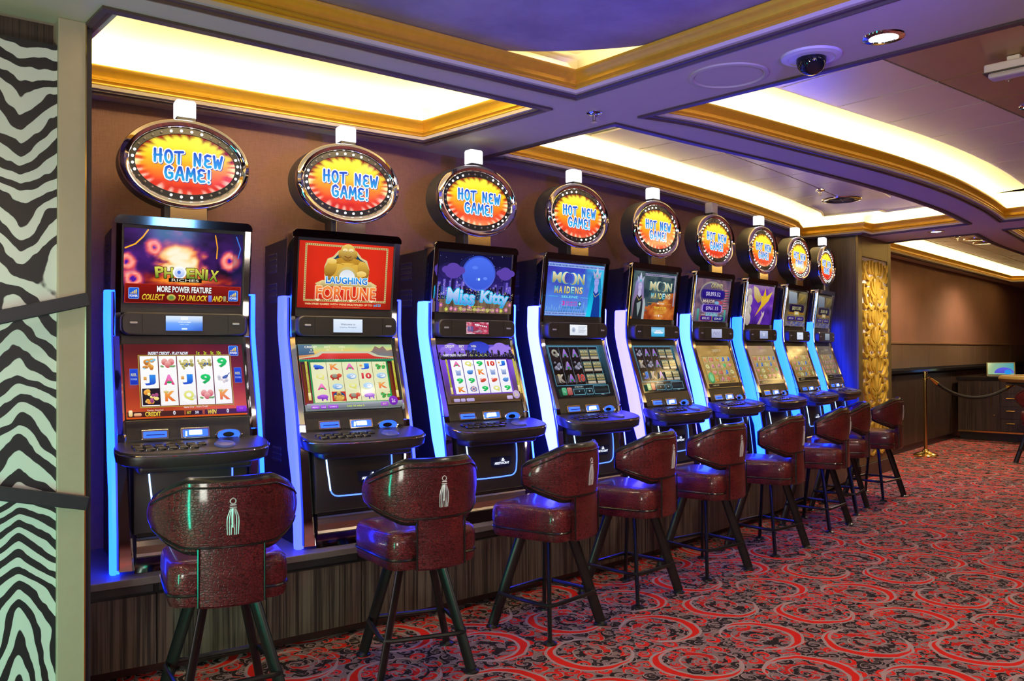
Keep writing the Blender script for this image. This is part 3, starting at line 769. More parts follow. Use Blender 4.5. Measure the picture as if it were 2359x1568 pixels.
def gold_figure(a, cx, cy, k):
    g1, g2, g3 = '#8a5a14', '#e6b84a', '#c8922c'
    a.ell(cx, cy + .03 * k, .62 * k, .55 * k, g1, g3); a.ell(cx, cy - .05 * k, .52 * k, .42 * k, g3, g2)
    a.ell(cx - .44 * k, cy + .12 * k, .15 * k, .34 * k, g1, g2, rot=-.35); a.ell(cx + .44 * k, cy + .12 * k, .15 * k, .34 * k, g1, g2, rot=.35)
    a.ell(cx - .42 * k, cy + .40 * k, .13 * k, .11 * k, g2, '#f6dc8a'); a.ell(cx + .40 * k, cy - .05 * k, .14 * k, .12 * k, g2, '#f6dc8a')
    a.ell(cx - .21 * k, cy + .70 * k, .05 * k, .16 * k, g1, g2); a.ell(cx + .21 * k, cy + .70 * k, .05 * k, .16 * k, g1, g2)
    a.ell(cx, cy + .76 * k, .21 * k, .34 * k, g1, '#f0cc66'); a.ell(cx - .08 * k, cy + .86 * k, .07 * k, .07 * k, '#f8e0a0'); a.ell(cx + .08 * k, cy + .86 * k, .07 * k, .07 * k, '#f8e0a0')
    for sx in (-1, 1): a.stroke([(cx + sx * .13 * k, cy + .80 * k), (cx + sx * .08 * k, cy + .83 * k), (cx + sx * .04 * k, cy + .80 * k)], .0022, '#4a2a08')
    a.stroke([(cx - .09 * k, cy + .62 * k), (cx, cy + .56 * k), (cx + .09 * k, cy + .62 * k)], .0035, '#6a2008')
    a.stroke([(cx - .3 * k, cy + .36 * k), (cx - .1 * k, cy + .28 * k)], .002, g1); a.stroke([(cx + .3 * k, cy + .36 * k), (cx + .1 * k, cy + .28 * k)], .002, g1)
def top2():
    a = Art(TW, TH); a.grid(lambda x, y: lerp(cc('#5a0a06'), cc('#dd2a12'), max(0, min(1, 1.15 - .5 * (x * x) - .45 * max(0, -y) + .1 * fbm(x * 5, y * 5)))), nx=24, ny=18)
    greek(a, -.88, -.80, .88, .93, 44, '#c9b878', '#7a2a10', .038)
    a.poly([(-.46, -.2), (-.48, .25), (-.42, .5), (-.30, .58), (-.2, .76), (0, .84), (.2, .76), (.30, .58), (.42, .5), (.48, .25), (.46, -.2)], '#d8c890'); a.poly([(-.42, -.2), (-.44, .25), (-.38, .45), (-.27, .54), (-.17, .70), (0, .78), (.17, .70), (.27, .54), (.38, .45), (.44, .25), (.42, -.2)], '#0a5a8a', '#05304e')
    gold_figure(a, 0, .12, .78); a.ell(0, -.02, .22, .30, '#8a6a28', '#d8c070'); a.ell(0, -.04, .17, .24, '#ffffff', '#d8e0e8')
    a.poly([(-.66, -.26), (-.50, -.14), (-.50, -.34), (-.66, -.42), (-.60, -.34)], '#b89a4a', '#f0e0a0'); a.poly([(.66, -.26), (.50, -.14), (.50, -.34), (.66, -.42), (.60, -.34)], '#b89a4a', '#f0e0a0')
    a.poly([(-.54, -.36), (-.54, -.16), (0, -.10), (.54, -.16), (.54, -.36), (0, -.30)], '#a8883a', '#f4e6b0')
    a.text('LAUGHING', 0, -.14, .88, .21, '#0a50c0', '#38b0f8', bold=.03, out='#e8f4ff', ow=.0028)
    a.text('FORTUNE', 0, -.53, 1.28, .42, '#d8200a', '#ff9a4a', bold=.03, out='#f2e6c0', ow=.0035)
    for x in (-.6, -.2, .1, .55): a.poly([(x - .05, -.72), (x, -.80), (x + .06, -.72)], '#f2e6c0')
    a.text('WIN FREE GAMES WITH WINS MULTIPLIED UP TO', -.14, -.875, 1.42, .058, '#f0dca0', bold=.015); a.text('x12!', .68, -.87, .16, .085, '#38c0f0', bold=.03)
    a.text('ALL WINS SHOWN IN CREDITS', 0, -.955, .6, .022, '#b89a70', bold=0)
    return a
def skyline(a, y0, sd, c, hmax, lights='#e8d8a0', step=.075):
    r = random.Random(sd); x = -1.0
    while x < 1:
        w_ = step * r.uniform(.7, 1.4); h_ = hmax * r.uniform(.35, 1)
        a.rect(x, y0, min(1, x + w_ * .92), y0 + h_, c)
        if r.random() < .4: a.poly([(x + w_ * .3, y0 + h_), (x + w_ * .6, y0 + h_), (x + w_ * .45, y0 + h_ * 1.2)], c)
        a.l += 1
        for q in range(int(h_ * 18)):
            lx = x + w_ * r.uniform(.1, .7); ly = y0 + h_ * r.uniform(.05, .95)
            a.rect(lx, ly, lx + .011, ly + .018, lights, up=False)
        x += w_
def cloud(a, cx, cy, k, c):
    for dx, dy, r in ((-.12, 0, .08), (0, .04, .12), (.12, 0, .09), (0, -.04, .15)): a.ell(cx + dx * k, cy + dy * k, r * k, r * k * 1.0, c)
def top3():
    a = Art(TW, TH); a.grid(lambda x, y: lerp(cc('#3a2a8a'), cc('#0c0a34'), min(1, max(0, (y + .5) * .8 + .2 * fbm(x * 4, y * 4)))), nx=20, ny=16)
    r = random.Random(3); a.l += 1
    for k in range(40): x, y = r.uniform(-1, 1), r.uniform(.1, 1); a.rect(x, y, x + .01, y + .016, '#c8d0ff', up=False)
    skyline(a, -.62, 5, '#6a5ac8', .75); skyline(a, -.66, 8, '#141032', .58)
    a.ell(.02, .36, .46, .60, '#5a70e8', '#2a48c0', n=40); a.ell(.02, .36, .42, .55, '#3a5ad8', '#4a70f0', n=40); a.ell(-.1, .55, .08, .06, '#5a80f4'); a.ell(.2, .2, .06, .05, '#6488f8')
    cloud(a, -.68, .42, 1.5, '#5a40a8'); cloud(a, .76, .42, 1.3, '#5a40a8')
    for px, h0 in ((-.72, .1), (-.4, -.1), (.64, -.05)): a.rect(px, -.6, px + .07, h0, '#1a1440')
    a.grid(lambda x, y: lerp(cc('#4a3828'), cc('#8a6f58'), vnoise(x * 14, y * 1.5, 4)), -1, -1, 1, -.56, 40, 4)
    a.l += 1
    for k in range(22): x = -1 + k * .0909; a.rect(x, -1, x + .006, -.56, '#2a2018', up=False)
    r = random.Random(9)
    for k in range(16):
        x = -.95 + k * .126 + r.uniform(-.02, .02); y = r.uniform(-.9, -.52) if abs(x) > .5 else r.uniform(-.92, -.8)
        a.star(x, y, .065, 8, ['#d86ab8', '#c8d050', '#e080c8'][k % 3], .4, r.random()); a.ell(x, y, .015, .022, '#f4e070')
    a.ell(.0, .16, .03, .05, '#bfe8ff')
    a.text('Miss', -.45, -.46, .74, .52, '#2a86d8', '#d8e4ff', bold=.03, out='#18c0f0', ow=.005, rot=-.05); a.text('Kitty', .47, -.50, .78, .52, '#2a86d8', '#d8e4ff', bold=.03, out='#18c0f0', ow=.005, rot=-.05)
    a.text('Sticky', 0, -.78, .3, .07, '#d8d050', bold=.01); a.text('STICKY WILD - FREE GAMES FEATURE', 0, -.885, .96, .07, '#f0e480', bold=.02, out='#6a2a6a', ow=.0012)
    return a
def moon_title(a, cx, cy, k, o='#28c8d8'):
    g1, g2 = '#8a8050', '#efe6b8'
    a.text('M', cx - .42 * k, cy, .30 * k, .40 * k, g1, g2, bold=.03, out=o, ow=.002); a.text('N', cx + .44 * k, cy - .02 * k, .26 * k, .40 * k, g1, g2, bold=.03, out=o, ow=.002)
    def cres(x, y, sg):
        for gr, c1, c2 in ((.014, o, o), (0, '#a89a60', '#f2eccc')):
            P = [(x + (.15 + gr) * k * cos(t) * sg, y + (.23 + gr) * k * sin(t)) for t in [radians(58 + q * 24.4) for q in range(11)]]
            Q = [(x + ((.04 - gr * .5) + .10 * cos(t)) * k * sg, y + (.205 + gr * .3) * k * sin(t)) for t in [radians(302 - q * 24.4) for q in range(11)]]
            a.poly(P + Q, c1, c2)
    cres(cx - .10 * k, cy, 1); cres(cx + .14 * k, cy - .02 * k, -1)
    for i, ch in enumerate('MAIDENS'):
        x = cx + (-.42 + i * .15 - (.03 if i > 2 else 0)) * k
        a.text(ch, x, cy - .46 * k, (.04 if ch == 'I' else .125) * k, .27 * k, ['#c8a040', '#d8b84a', '#b8a030', '#d8c050', '#40a8b8', '#d8a860', '#e0a080'][i], ['#40c8e8', '#f0d890', '#f4e890', '#f8f0b0', '#c0f0f8', '#f8e0b0', '#f8f0a0'][i], bold=.03, out='#186070', ow=.0022)
def maiden(a, cx, hair1, hair2, dress, skin, sg):
    a.poly([(cx - .22, -1), (cx - .24, -.2), (cx - .16, .55), (cx, .82), (cx + .17, .55), (cx + .25, -.1), (cx + .30, -1)], hair1, hair2)
    a.poly([(cx - .20, -1), (cx - .16, -.25), (cx - .05, .02), (cx + .13, .02), (cx + .20, -.3), (cx + .24, -1)], dress)
    a.poly([(cx - .04, .0), (cx - .02, .24), (cx + .09, .24), (cx + .11, .0), (cx + .04, -.10)], skin)
    a.ell(cx + .035, .36, .085, .19, skin); a.stroke([(cx, .25), (cx + .035, .235), (cx + .07, .25)], .0016, '#a02a40')
    for sx in (-.03, .05): a.stroke([(cx + sx, .40), (cx + sx + .035, .40)], .0018, '#2a2040')
    a.poly([(cx - .08, .50), (cx - .12, .80), (cx - .03, .66), (cx + .035, .95), (cx + .10, .66), (cx + .19, .80), (cx + .15, .50)], '#8a94c0', '#d8dcf0'); a.ell(cx + .035, .60, .025, .05, '#28c0b8')
    a.stroke([(cx - .08, -.05), (cx + .02, -.22), (cx + .16, -.08)], .003, '#d8c070')
def top4():
    a = Art(TW, TH)
    def f(x, y):
        n = fbm(x * 2.2 + 3, y * 2.2, 2); c = lerp(cc('#3a46c8'), cc('#5a8ee8'), max(0, min(1, .5 - y * .6)))
        c = lerp(c, cc('#3a1a96'), max(0, min(1, n * 2 - .6)) * max(0, min(1, .8 - x)) * max(0, min(1, y + .7))); return lerp(c, cc('#3ac0e8'), max(0, min(1, (n - .45) * 3)) * max(0, min(1, x + .4)))
    a.grid(f, nx=36, ny=26)
    a.rect(-1, .84, 1, .97, '#9ab4e8'); a.rect(-1, -.97, 1, -.86, '#9ab4e8'); a.l += 1
    for k in range(40): x = -1 + k * .05; a.rect(x, .87, x + .03, .93, '#2a50b0', up=False); a.rect(x, -.94, x + .03, -.89, '#2a50b0', up=False)
    r = random.Random(4)
    for k in range(16): x = -.97 + k * .085; a.poly([(x, -.86), (x + .055, -.86), (x + .03, -.86 + r.uniform(.15, .5))], '#3a70b8', '#9ac8f8')
    maiden(a, .70, '#18a8d8', '#0a70b0', '#0a3a98', '#9aa0e8', 1)
    a.poly([(.42, -1), (.52, -.3), (.60, .2), (.66, -.3), (.60, -1)], '#18d0f0', '#1090c8')
    moon_title(a, -.28, .44, .98)
    a.text('SELENE', -.22, -.27, .58, .085, '#7af0f0', bold=.004); a.rect(-.94, -.275, -.62, -.262, '#4ad8e8'); a.rect(.18, -.285, .46, -.272, '#4ad8e8')
    a.text('3', -.42, -.52, .09, .17, '#e01890', bold=.03); a.text('OR MORE', -.14, -.475, .40, .075, '#c83aa0', bold=.015); a.text('STACKS OF', -.14, -.57, .40, .075, '#c83aa0', bold=.015)
    a.rect(.10, -.60, .20, -.44, '#10404a'); a.ell(.15, -.52, .035, .06, '#a8f0f0'); a.text('STARTS FREE GAMES', -.14, -.68, .66, .065, '#0a6a98', bold=.015)
    return a
def top5():
    a = Art(TW, TH)
    def f(x, y):
        n = fbm(x * 2.5 + 7, y * 2.5, 3); c = lerp(cc('#142e3e'), cc('#5a6e70'), max(0, min(1, n * 1.7 - .4)))
        b = (x * .55 - y - .35) + (fbm(x * 3, y * 6, 8) - .5) * .5
        if b > 0: c = ramp(fbm(x * 1.5 + y * 3, y * 2 - x * 3, 6) * 1.3 - .1, ['#5a1a12', '#98401c', '#c8702c', '#d89a4a'])
        return c
    a.grid(f, nx=44, ny=32)
    a.rect(-.5, .83, .96, .92, '#a09ab0'); a.rect(.90, -.4, .96, .83, '#a09ab0'); a.l += 1
    for k in range(28): x = -.5 + k * .05; a.rect(x, .85, x + .03, .90, '#3a3a78', up=False)
    maiden(a, -.72, '#7a4a40', '#8a8ac8', '#20242a', '#b8b0d8', -1)
    a.poly([(-.52, -1), (-.50, -.2), (-.46, -.1), (-.40, -.35), (-.42, -1)], '#a8b4b8'); a.poly([(-.78, -.35), (-.70, -.9), (-.62, -.55), (-.60, -.25)], '#8a9a9a')
    moon_title(a, .26, .42, .90, '#7ab8b8')
    a.text('MONA', .30, -.31, .34, .08, '#ecdcc0', bold=.012); a.rect(-.32, -.305, .02, -.29, '#c8a040'); a.rect(.56, -.33, .80, -.315, '#c8a040')
    a.text('TRIPLE UP!', .27, -.51, .58, .13, '#c89a1c', '#f0dc50', bold=.02); a.text('REPLACE THREE BLUE', .26, -.63, .56, .05, '#c8a830', bold=.01); a.text('IN FREE GAMES', .26, -.71, .44, .05, '#c8a830', bold=.01)
    a.text('x10', .10, -.83, .1, .05, '#e8dccc', bold=.01); a.ell(.24, -.83, .035, .05, '#e8e0d8'); a.text('25x', .36, -.83, .1, .05, '#e8dccc', bold=.01)
    return a
def plaque(a, cx, cy, w_, h_, t, c='#d8c8f0', edge='#a890e0', fill='#2a1078', fill2='#3a1a98'):
    P = lambda k: [(cx - w_ * k, cy - h_ * .6 * k), (cx - w_ * .88 * k, cy - h_ * k), (cx + w_ * .88 * k, cy - h_ * k), (cx + w_ * k, cy - h_ * .6 * k), (cx + w_ * k, cy + h_ * .6 * k), (cx + w_ * .88 * k, cy + h_ * k), (cx - w_ * .88 * k, cy + h_ * k), (cx - w_ * k, cy + h_ * .6 * k)]
    a.poly(P(1.12), edge); a.poly(P(1), fill, fill2); a.text(t, cx, cy, w_ * 1.35, h_ * 1.15, c, bold=.01)
def top6():
    a = Art(TW, TH, .85); a.grid(lambda x, y: ramp(fbm(x * 2.5, y * 2.5, 11) * 1.4 - .2, ['#2a1a3a', '#5a4a6a', '#8a6a78', '#4a3a58']), nx=30, ny=24)
    a.ell(-.1, .28, .72, .62, '#7a7080', '#a8a090', n=36); a.ell(-.1, .28, .66, .54, '#4a3a68', '#6a5a80', n=36)
    r = random.Random(6)
    for k in range(26): y = -.5 + k * .04; a.poly([(.62, y), (.95, y + .05), (.62, y + .04)], ['#c83a5a', '#e890a0', '#2a6a6a'][k % 3])
    a.text('GRAND', .12, .70, .70, .24, '#8a7a50', '#e8dca0', bold=.03, shear=.15, out='#3a2a4a', ow=.002)
    plaque(a, -.06, .30, .64, .19, '$8,893.52', '#d8d0ec', '#3a2a78', '#20107a', '#2a1890')
    a.text('MAJOR', -.28, -.06, .70, .20, '#a89080', '#f0e0d0', bold=.02, shear=.35, out='#5a3a5a', ow=.0018); a.ell(.36, -.06, .2, .08, '#b84a5a'); a.ell(.2, -.08, .14, .07, '#7ab0d8')
    plaque(a, -.06, -.36, .54, .17, '$961.15')
    a.grid(lambda x, y: ramp(vnoise(x * 20, y * 20), ['#5a5aa8', '#7ac0c8', '#b8a0e0']), -.4, -.72, .3, -.56, 20, 6)
    for x in (-.92, .66): a.rect(x, -.95, x + .12, -.4, '#2a6a68', '#5ab0a8')
    plaque(a, -.38, -.83, .32, .10, '$52.32', '#e8d8d8', '#a83a4a'); plaque(a, .34, -.83, .32, .10, '$24.67', '#d8e8e0', '#2a8a6a')
    a.text('MINOR', -.55, -.66, .2, .05, '#e8c8c8', bold=.01); a.text('MINI', .5, -.68, .14, .05, '#b8e8c8', bold=.01); return a
def top7():
    a = Art(TW, TH, .85); a.grid(lambda x, y: ramp(.5 + .35 * y + (fbm(x * 3, y * 3, 12) - .5) * .9, ['#3a1a78', '#5a2aa8', '#7a3ab8', '#a080a8']), nx=28, ny=22)
    a.poly([(-.62, .95), (-.30, .85), (-.05, .55), (.02, .2), (-.2, .1), (-.5, .35)], '#b8901c', '#e8d8a0'); a.poly([(.0, .50), (.30, .40), (.85, .75), (.60, .25), (.25, -.05), (-.35, -.62), (.05, .05)], '#d89a10', '#f4d040'); a.poly([(.10, .3), (.28, .9), (.40, .45)], '#e8b820')
    for k, (x, y, q) in enumerate([(-.88, .55, .16), (-.80, .2, .18), (-.90, -.1, .17), (-.78, -.3, .14), (-.92, -.45, .15), (-.85, -.75, .2)]): a.ell(x, y, q, q * 1.6, ['#8a7a70', '#b8a898', '#a89890'][k % 3], '#d8ccc0')
    a.poly([(-.1, -1), (.18, -.5), (.12, -.3), (.24, -.42), (.34, -.28), (.34, -.5), (.26, -.62), (.1, -1)], '#b890a0', '#e0c8c8'); return a
def top8(val, k=.7, sd=13):
    a = Art(TW, TH, k); a.grid(lambda x, y: ramp(fbm(x * 3, y * 3, sd) * 1.3 - .15, ['#2a241c', '#5a5040', '#8a7a5a', '#6a6a70']), nx=24, ny=20)
    a.poly([(-.9, .95), (-.1, .9), (0, .3), (-.8, .25)], '#7a8aa0', '#b8c0c8'); a.poly([(.1, .9), (.85, .85), (.8, .35), (.1, .3)], '#6a5a30', '#a8925a'); a.stroke([(.2, .4), (.5, .75), (.4, .5), (.7, .8)], .004, '#e0b040')
    plaque(a, .02, .02, .66, .20, val, '#d8d090', '#3a2a48', '#1c1230', '#241a40'); a.rect(-.8, -.32, .85, -.2, '#a87a28'); a.rect(-.2, -.36, .3, -.14, '#d8b85a'); a.rect(-.12, -.31, .2, -.18, '#f0e8c8')
    plaque(a, -.45, -.55, .34, .10, '$52.20', '#d8d0c0', '#4a3a78'); plaque(a, .42, -.55, .34, .10, '$26.61', '#d8d0c0', '#4a3a78')
    a.grid(lambda x, y: ramp(vnoise(x * 12, y * 12, 5), ['#4a3a30', '#a89a90', '#4a5ab0', '#8a6a50']), -.9, -.98, .95, -.72, 24, 6); return a

# reel symbols --------------------------------------------------------------
LET = {'A': ('#e01870', '#f08ad0'), 'K': ('#e8600c', '#f4b048'), 'Q': ('#d8d840', '#ecec90'), 'J': ('#1440c8', '#2a90f0'), '9': ('#08a040', '#18d868'), '10': ('#c01818', '#e84a3a')}
def symbol(a, s, cx, cy, w_, h_):
    if s in LET:
        a.text(s, cx, cy, w_ * (.62 if s != '10' else .72), h_ * .62, LET[s][0], LET[s][1], bold=.045, out='#d8d8dc', ow=.0012)
        if s == 'A': a.ell(cx, cy - h_ * .16, w_ * .16, h_ * .07, '#28a048')
        if s == 'K': a.poly([(cx - w_ * .36, cy + h_ * .2), (cx - w_ * .38, cy + h_ * .36), (cx - w_ * .28, cy + h_ * .28), (cx - w_ * .22, cy + h_ * .38), (cx - w_ * .15, cy + h_ * .28), (cx - w_ * .06, cy + h_ * .36), (cx - w_ * .09, cy + h_ * .2)], '#c8b050', '#f0e8b0')
        if s == 'J': a.rect(cx - w_ * .38, cy, cx - w_ * .2, cy + h_ * .2, '#c87828', '#f0c070')
        if s == 'Q': a.ell(cx + w_ * .36, cy - h_ * .1, w_ * .08, h_ * .12, '#d8d8d0')
        return
    r = random.Random(sum(map(ord, s)) * 7)
    def blobs(cols, n, rx, ry, sz, sh=0):
        for k in range(n):
            c = cols[k % len(cols)]; a.ell(cx + w_ * r.uniform(-rx, rx), cy + h_ * r.uniform(-ry, ry), w_ * sz * r.uniform(.6, 1.2), h_ * sz * r.uniform(.6, 1.2), c[0], c[1], 12)
    if s == 'peach':
        for dx, dy in ((-.18, .12), (.2, .12), (0, -.05)): a.ell(cx + dx * w_, cy + dy * h_, w_ * .19, h_ * .21, '#c83848', '#f4b8b0', 16)
        for dx in (-.34, .34, .2): a.ell(cx + dx * w_, cy - h_ * .16, w_ * .12, h_ * .06, '#4a8a40', '#8ab870', 10, dx)
    elif s == 'coins': blobs([('#7a6a1c', '#e8dc80'), ('#a0903a', '#f0eab0'), ('#5a5a20', '#c8c060')], 18, .36, .26, .12); a.ell(cx - w_ * .05, cy + h_ * .05, w_ * .15, h_ * .13, '#a89430', '#f8f0b8'); blobs([('#2040a0', '#4060d0')], 4, .35, .25, .05)
    elif s == 'lions': blobs([('#c87820', '#f0b850'), ('#b06018', '#e8a040')], 9, .26, .22, .15); blobs([('#5ab8e0', '#90d8f0')], 4, .38, .28, .08)
    elif s == 'bird': blobs([('#a8a8b0', '#e8e8ee'), ('#c8b8c0', '#f0e8ea')], 8, .3, .2, .10); a.ell(cx + w_ * .12, cy + h_ * .1, w_ * .2, h_ * .09, '#2a4a98', '#5a7ac0', rot=.5); a.stroke([(cx + w_ * .2, cy + h_ * .14), (cx + w_ * .4, cy + h_ * .34)], .0035, '#2a4a98')
    elif s == 'phoenix': a.rect(cx - w_ * .5, cy - h_ * .5, cx + w_ * .5, cy + h_ * .5, '#140414'); blobs([('#7a2a6a', '#c05a8a'), ('#e08020', '#f8c850'), ('#f0d060', '#fff0a0')], 14, .32, .32, .13)
    elif s == 'frog': a.ell(cx, cy, w_ * .36, h_ * .2, '#0a30b0', '#3a80f0', rot=-.15); a.ell(cx - w_ * .2, cy + h_ * .14, w_ * .14, h_ * .12, '#1a50d0', '#5a98f8'); a.ell(cx - w_ * .15, cy - h_ * .16, w_ * .16, h_ * .09, '#0a2890')
    elif s == 'elephant': a.ell(cx - w_ * .08, cy, w_ * .34, h_ * .26, '#a02808', '#e05a28'); a.ell(cx - w_ * .08, cy + h_ * .06, w_ * .2, h_ * .2, '#7a7a68', '#a8a890'); a.ell(cx + w_ * .24, cy + h_ * .1, w_ * .17, h_ * .2, '#b83010', '#e86838'); a.rect(cx - w_ * .3, cy - h_ * .36, cx - w_ * .18, cy - h_ * .1, '#b02808'); a.rect(cx + .06 * w_, cy - h_ * .36, cx + w_ * .18, cy - h_ * .1, '#b02808')
    elif s == 'fish': a.ell(cx, cy, w_ * .36, h_ * .3, '#6aa0d8', '#b8dcf4'); a.ell(cx + w_ * .1, cy - h_ * .02, w_ * .2, h_ * .16, '#e8f0f8'); a.stroke([(cx - w_ * .1, cy - h_ * .05), (cx + w_ * .12, cy + h_ * .05)], .0022, '#4a5aa0')
    elif s == 'ox': a.ell(cx, cy, w_ * .34, h_ * .24, '#7a20b8', '#c070e8'); a.ell(cx - w_ * .28, cy - h_ * .04, w_ * .14, h_ * .18, '#6a18a8', '#a858d8'); a.rect(cx - w_ * .12, cy - h_ * .4, cx - w_ * .02, cy - h_ * .1, '#6a18a8'); a.rect(cx + w_ * .18, cy - h_ * .36, cx + w_ * .28, cy - h_ * .05, '#8a38c8')
    elif s == 'bamboo': blobs([('#0a7a28', '#38c050'), ('#188a30', '#60d070')], 8, .3, .28, .13); blobs([('#c03010', '#e06030')], 4, .35, .3, .05)
    elif s == 'buddha': a.rect(cx - w_ * .48, cy - h_ * .48, cx + w_ * .48, cy + h_ * .48, '#c82810'); a.ell(cx, cy + h_ * .1, w_ * .4, h_ * .34, '#0a4a80'); gold_figure(a, cx, cy - h_ * .16, w_ * .62)
    elif s == 'jug': a.poly([(cx - w_ * .2, cy - h_ * .36), (cx + w_ * .2, cy - h_ * .36), (cx + w_ * .26, cy + h_ * .3), (cx, cy + h_ * .2), (cx - w_ * .26, cy + h_ * .34)], '#6a88c8', '#c0d0f0')
    elif s == 'bluebird': a.ell(cx, cy, w_ * .28, h_ * .26, '#1a5ab8', '#70b0f0'); a.ell(cx + w_ * .2, cy + h_ * .16, w_ * .12, h_ * .12, '#3a80d8', '#90c8f8')
    elif s == 'redfish': a.ell(cx, cy, w_ * .3, h_ * .2, '#b81810', '#f06a50', rot=.3); a.ell(cx - w_ * .2, cy + h_ * .16, w_ * .12, h_ * .12, '#e08090', '#f0c8c8')
    elif s == 'wheel': a.ell(cx, cy, w_ * .32, h_ * .34, '#6a80b8'); a.star(cx, cy, w_ * .3, 6, '#e0b8b8', .5); a.ell(cx, cy, w_ * .1, h_ * .1, '#4a60a8')
    elif s == 'gem': blobs([('#6a6a80', '#b0b0c8'), ('#8a8aa8', '#c8c8d8'), ('#5a5a70', '#9a9ab0')], 9, .28, .26, .14)
    elif s == 'mm': a.rect(cx - w_ * .48, cy - h_ * .28, cx + w_ * .48, cy + h_ * .30, '#3a4a48', '#6a8a80'); a.text('MOON', cx, cy + h_ * .10, w_ * .82, h_ * .24, '#b89a50', '#f0e0a8', bold=.03); a.text('MAIDENS', cx, cy - h_ * .14, w_ * .86, h_ * .14, '#d8b860', bold=.02); a.rect(cx - w_ * .45, cy - h_ * .5, cx + w_ * .45, cy - h_ * .30, '#b0a088', '#d8d0c0')
def reels(a, rows, x0, y0, x1, y1, col, col2, gap, gapcol):
    nr, nc = len(rows), len(rows[0]); cw = (x1 - x0) / nc; ch = (y1 - y0) / nr
    a.rect(x0, y0, x1, y1, gapcol)
    for c in range(nc): a.rect(x0 + c * cw + gap, y0 + gap, x0 + (c + 1) * cw - gap, y1 - gap, col, col2)
    for r_, row in enumerate(rows):
        for c, s in enumerate(row): symbol(a, s, x0 + (c + .5) * cw, y1 - (r_ + .5) * ch, cw * .92, ch * .98)
def main1():
    a = Art(MW, MH); a.grid(lambda x, y: ramp(.5 - y * .5 + (fbm(x * 2, y * 2 + x, 21) - .5) * .5, ['#5a1208', '#7a1c0c', '#a83412', '#d8581c']), nx=24, ny=18)
    a.text('INSERT CREDIT - PLAY NOW', -.28, .74, .66, .10, '#e8e8f4', '#ffffff', bold=.03, shear=.15, out='#3a3a6a', ow=.0013)
    for k, t in enumerate(('1c', '2c', '5c', '10c')): a.text(t, .22 + k * .12, .755, .05 + .02 * (k == 3), .10, '#c8d820', bold=.03, out='#3a3a00', ow=.001)
    power_badge(a, .84, .81, .085); a.frame(-.78, -.72, .78, .70, .016, '#a8903a')
    reels(a, [['lions', 'peach', 'coins', 'coins', '9'], ['J', 'A', 'J', '9', 'bird'], ['phoenix', 'K', 'Q', 'peach', 'K']], -.76, -.69, .76, .67, '#f4f2f0', '#ffffff', .008, '#5a100c')
    for sx in (-.87, .86):
        a.rect(sx - .065, -.15, sx + .065, .28, '#5a7ac0'); a.rect(sx - .06, -.14, sx + .06, .27, '#0a2ab0', '#1a48d8'); a.text('REEL', sx, .12, .09, .07, '#d8d890', bold=.02); a.text('POWER', sx, .0, .1, .05, '#a8c0f0', bold=.01)
    a.text('Game Over - Insert Credit', .1, -.775, .40, .05, '#f0e0d8', bold=.012); a.text('Reader Attached', -.56, -.83, .25, .045, '#f0d8c8', bold=.01)
    a.rect(-1, -1, 1, -.86, '#3a1208', '#4a1a0c'); a.text('CREDIT', -.60, -.93, .25, .12, '#e8b818', '#f8e050', bold=.03); a.text('0', -.26, -.92, .04, .11, '#eef0ff', bold=.03)
    a.rect(-.10, -.98, .24, -.84, '#a84a18'); a.rect(-.07, -.98, .20, -.88, '#2a0a04'); a.text('BET', -.02, -.93, .07, .07, '#d8c030', bold=.02); a.text('50', .11, -.93, .06, .07, '#e8ecff', bold=.02)
    a.text('WIN', .36, -.93, .15, .12, '#e8b818', '#f8e050', bold=.03, shear=.15); a.text('0', .63, -.92, .04, .11, '#eef0ff', bold=.03)
    a.rrect(.78, -.96, .96, -.80, .02, '#6a1ab0', '#9a3ae0'); a.text('1c', .87, -.86, .05, .06, '#d880f0', bold=.01); a.rrect(-.98, -.98, -.92, -.82, .02, '#e8b860', '#fff0c0'); a.rrect(-.90, -.98, -.78, -.90, .02, '#d87848', '#f4d0a0')
    return a
def bars(a, y0, y1, c='#a8a828'):
    for x in (-.94, .90):
        a.rect(x, y0, x + .045, y1, c, '#c8c840'); a.rect(x - .005, y0, x + .05, y0 + .22, '#d8c050', '#f8f0b0')
        for k in range(4): a.text(('5', '10', '15', '20')[k], x + .022, y1 - .1 - k * .24, .02, .045, '#5a5a10', bold=.01)
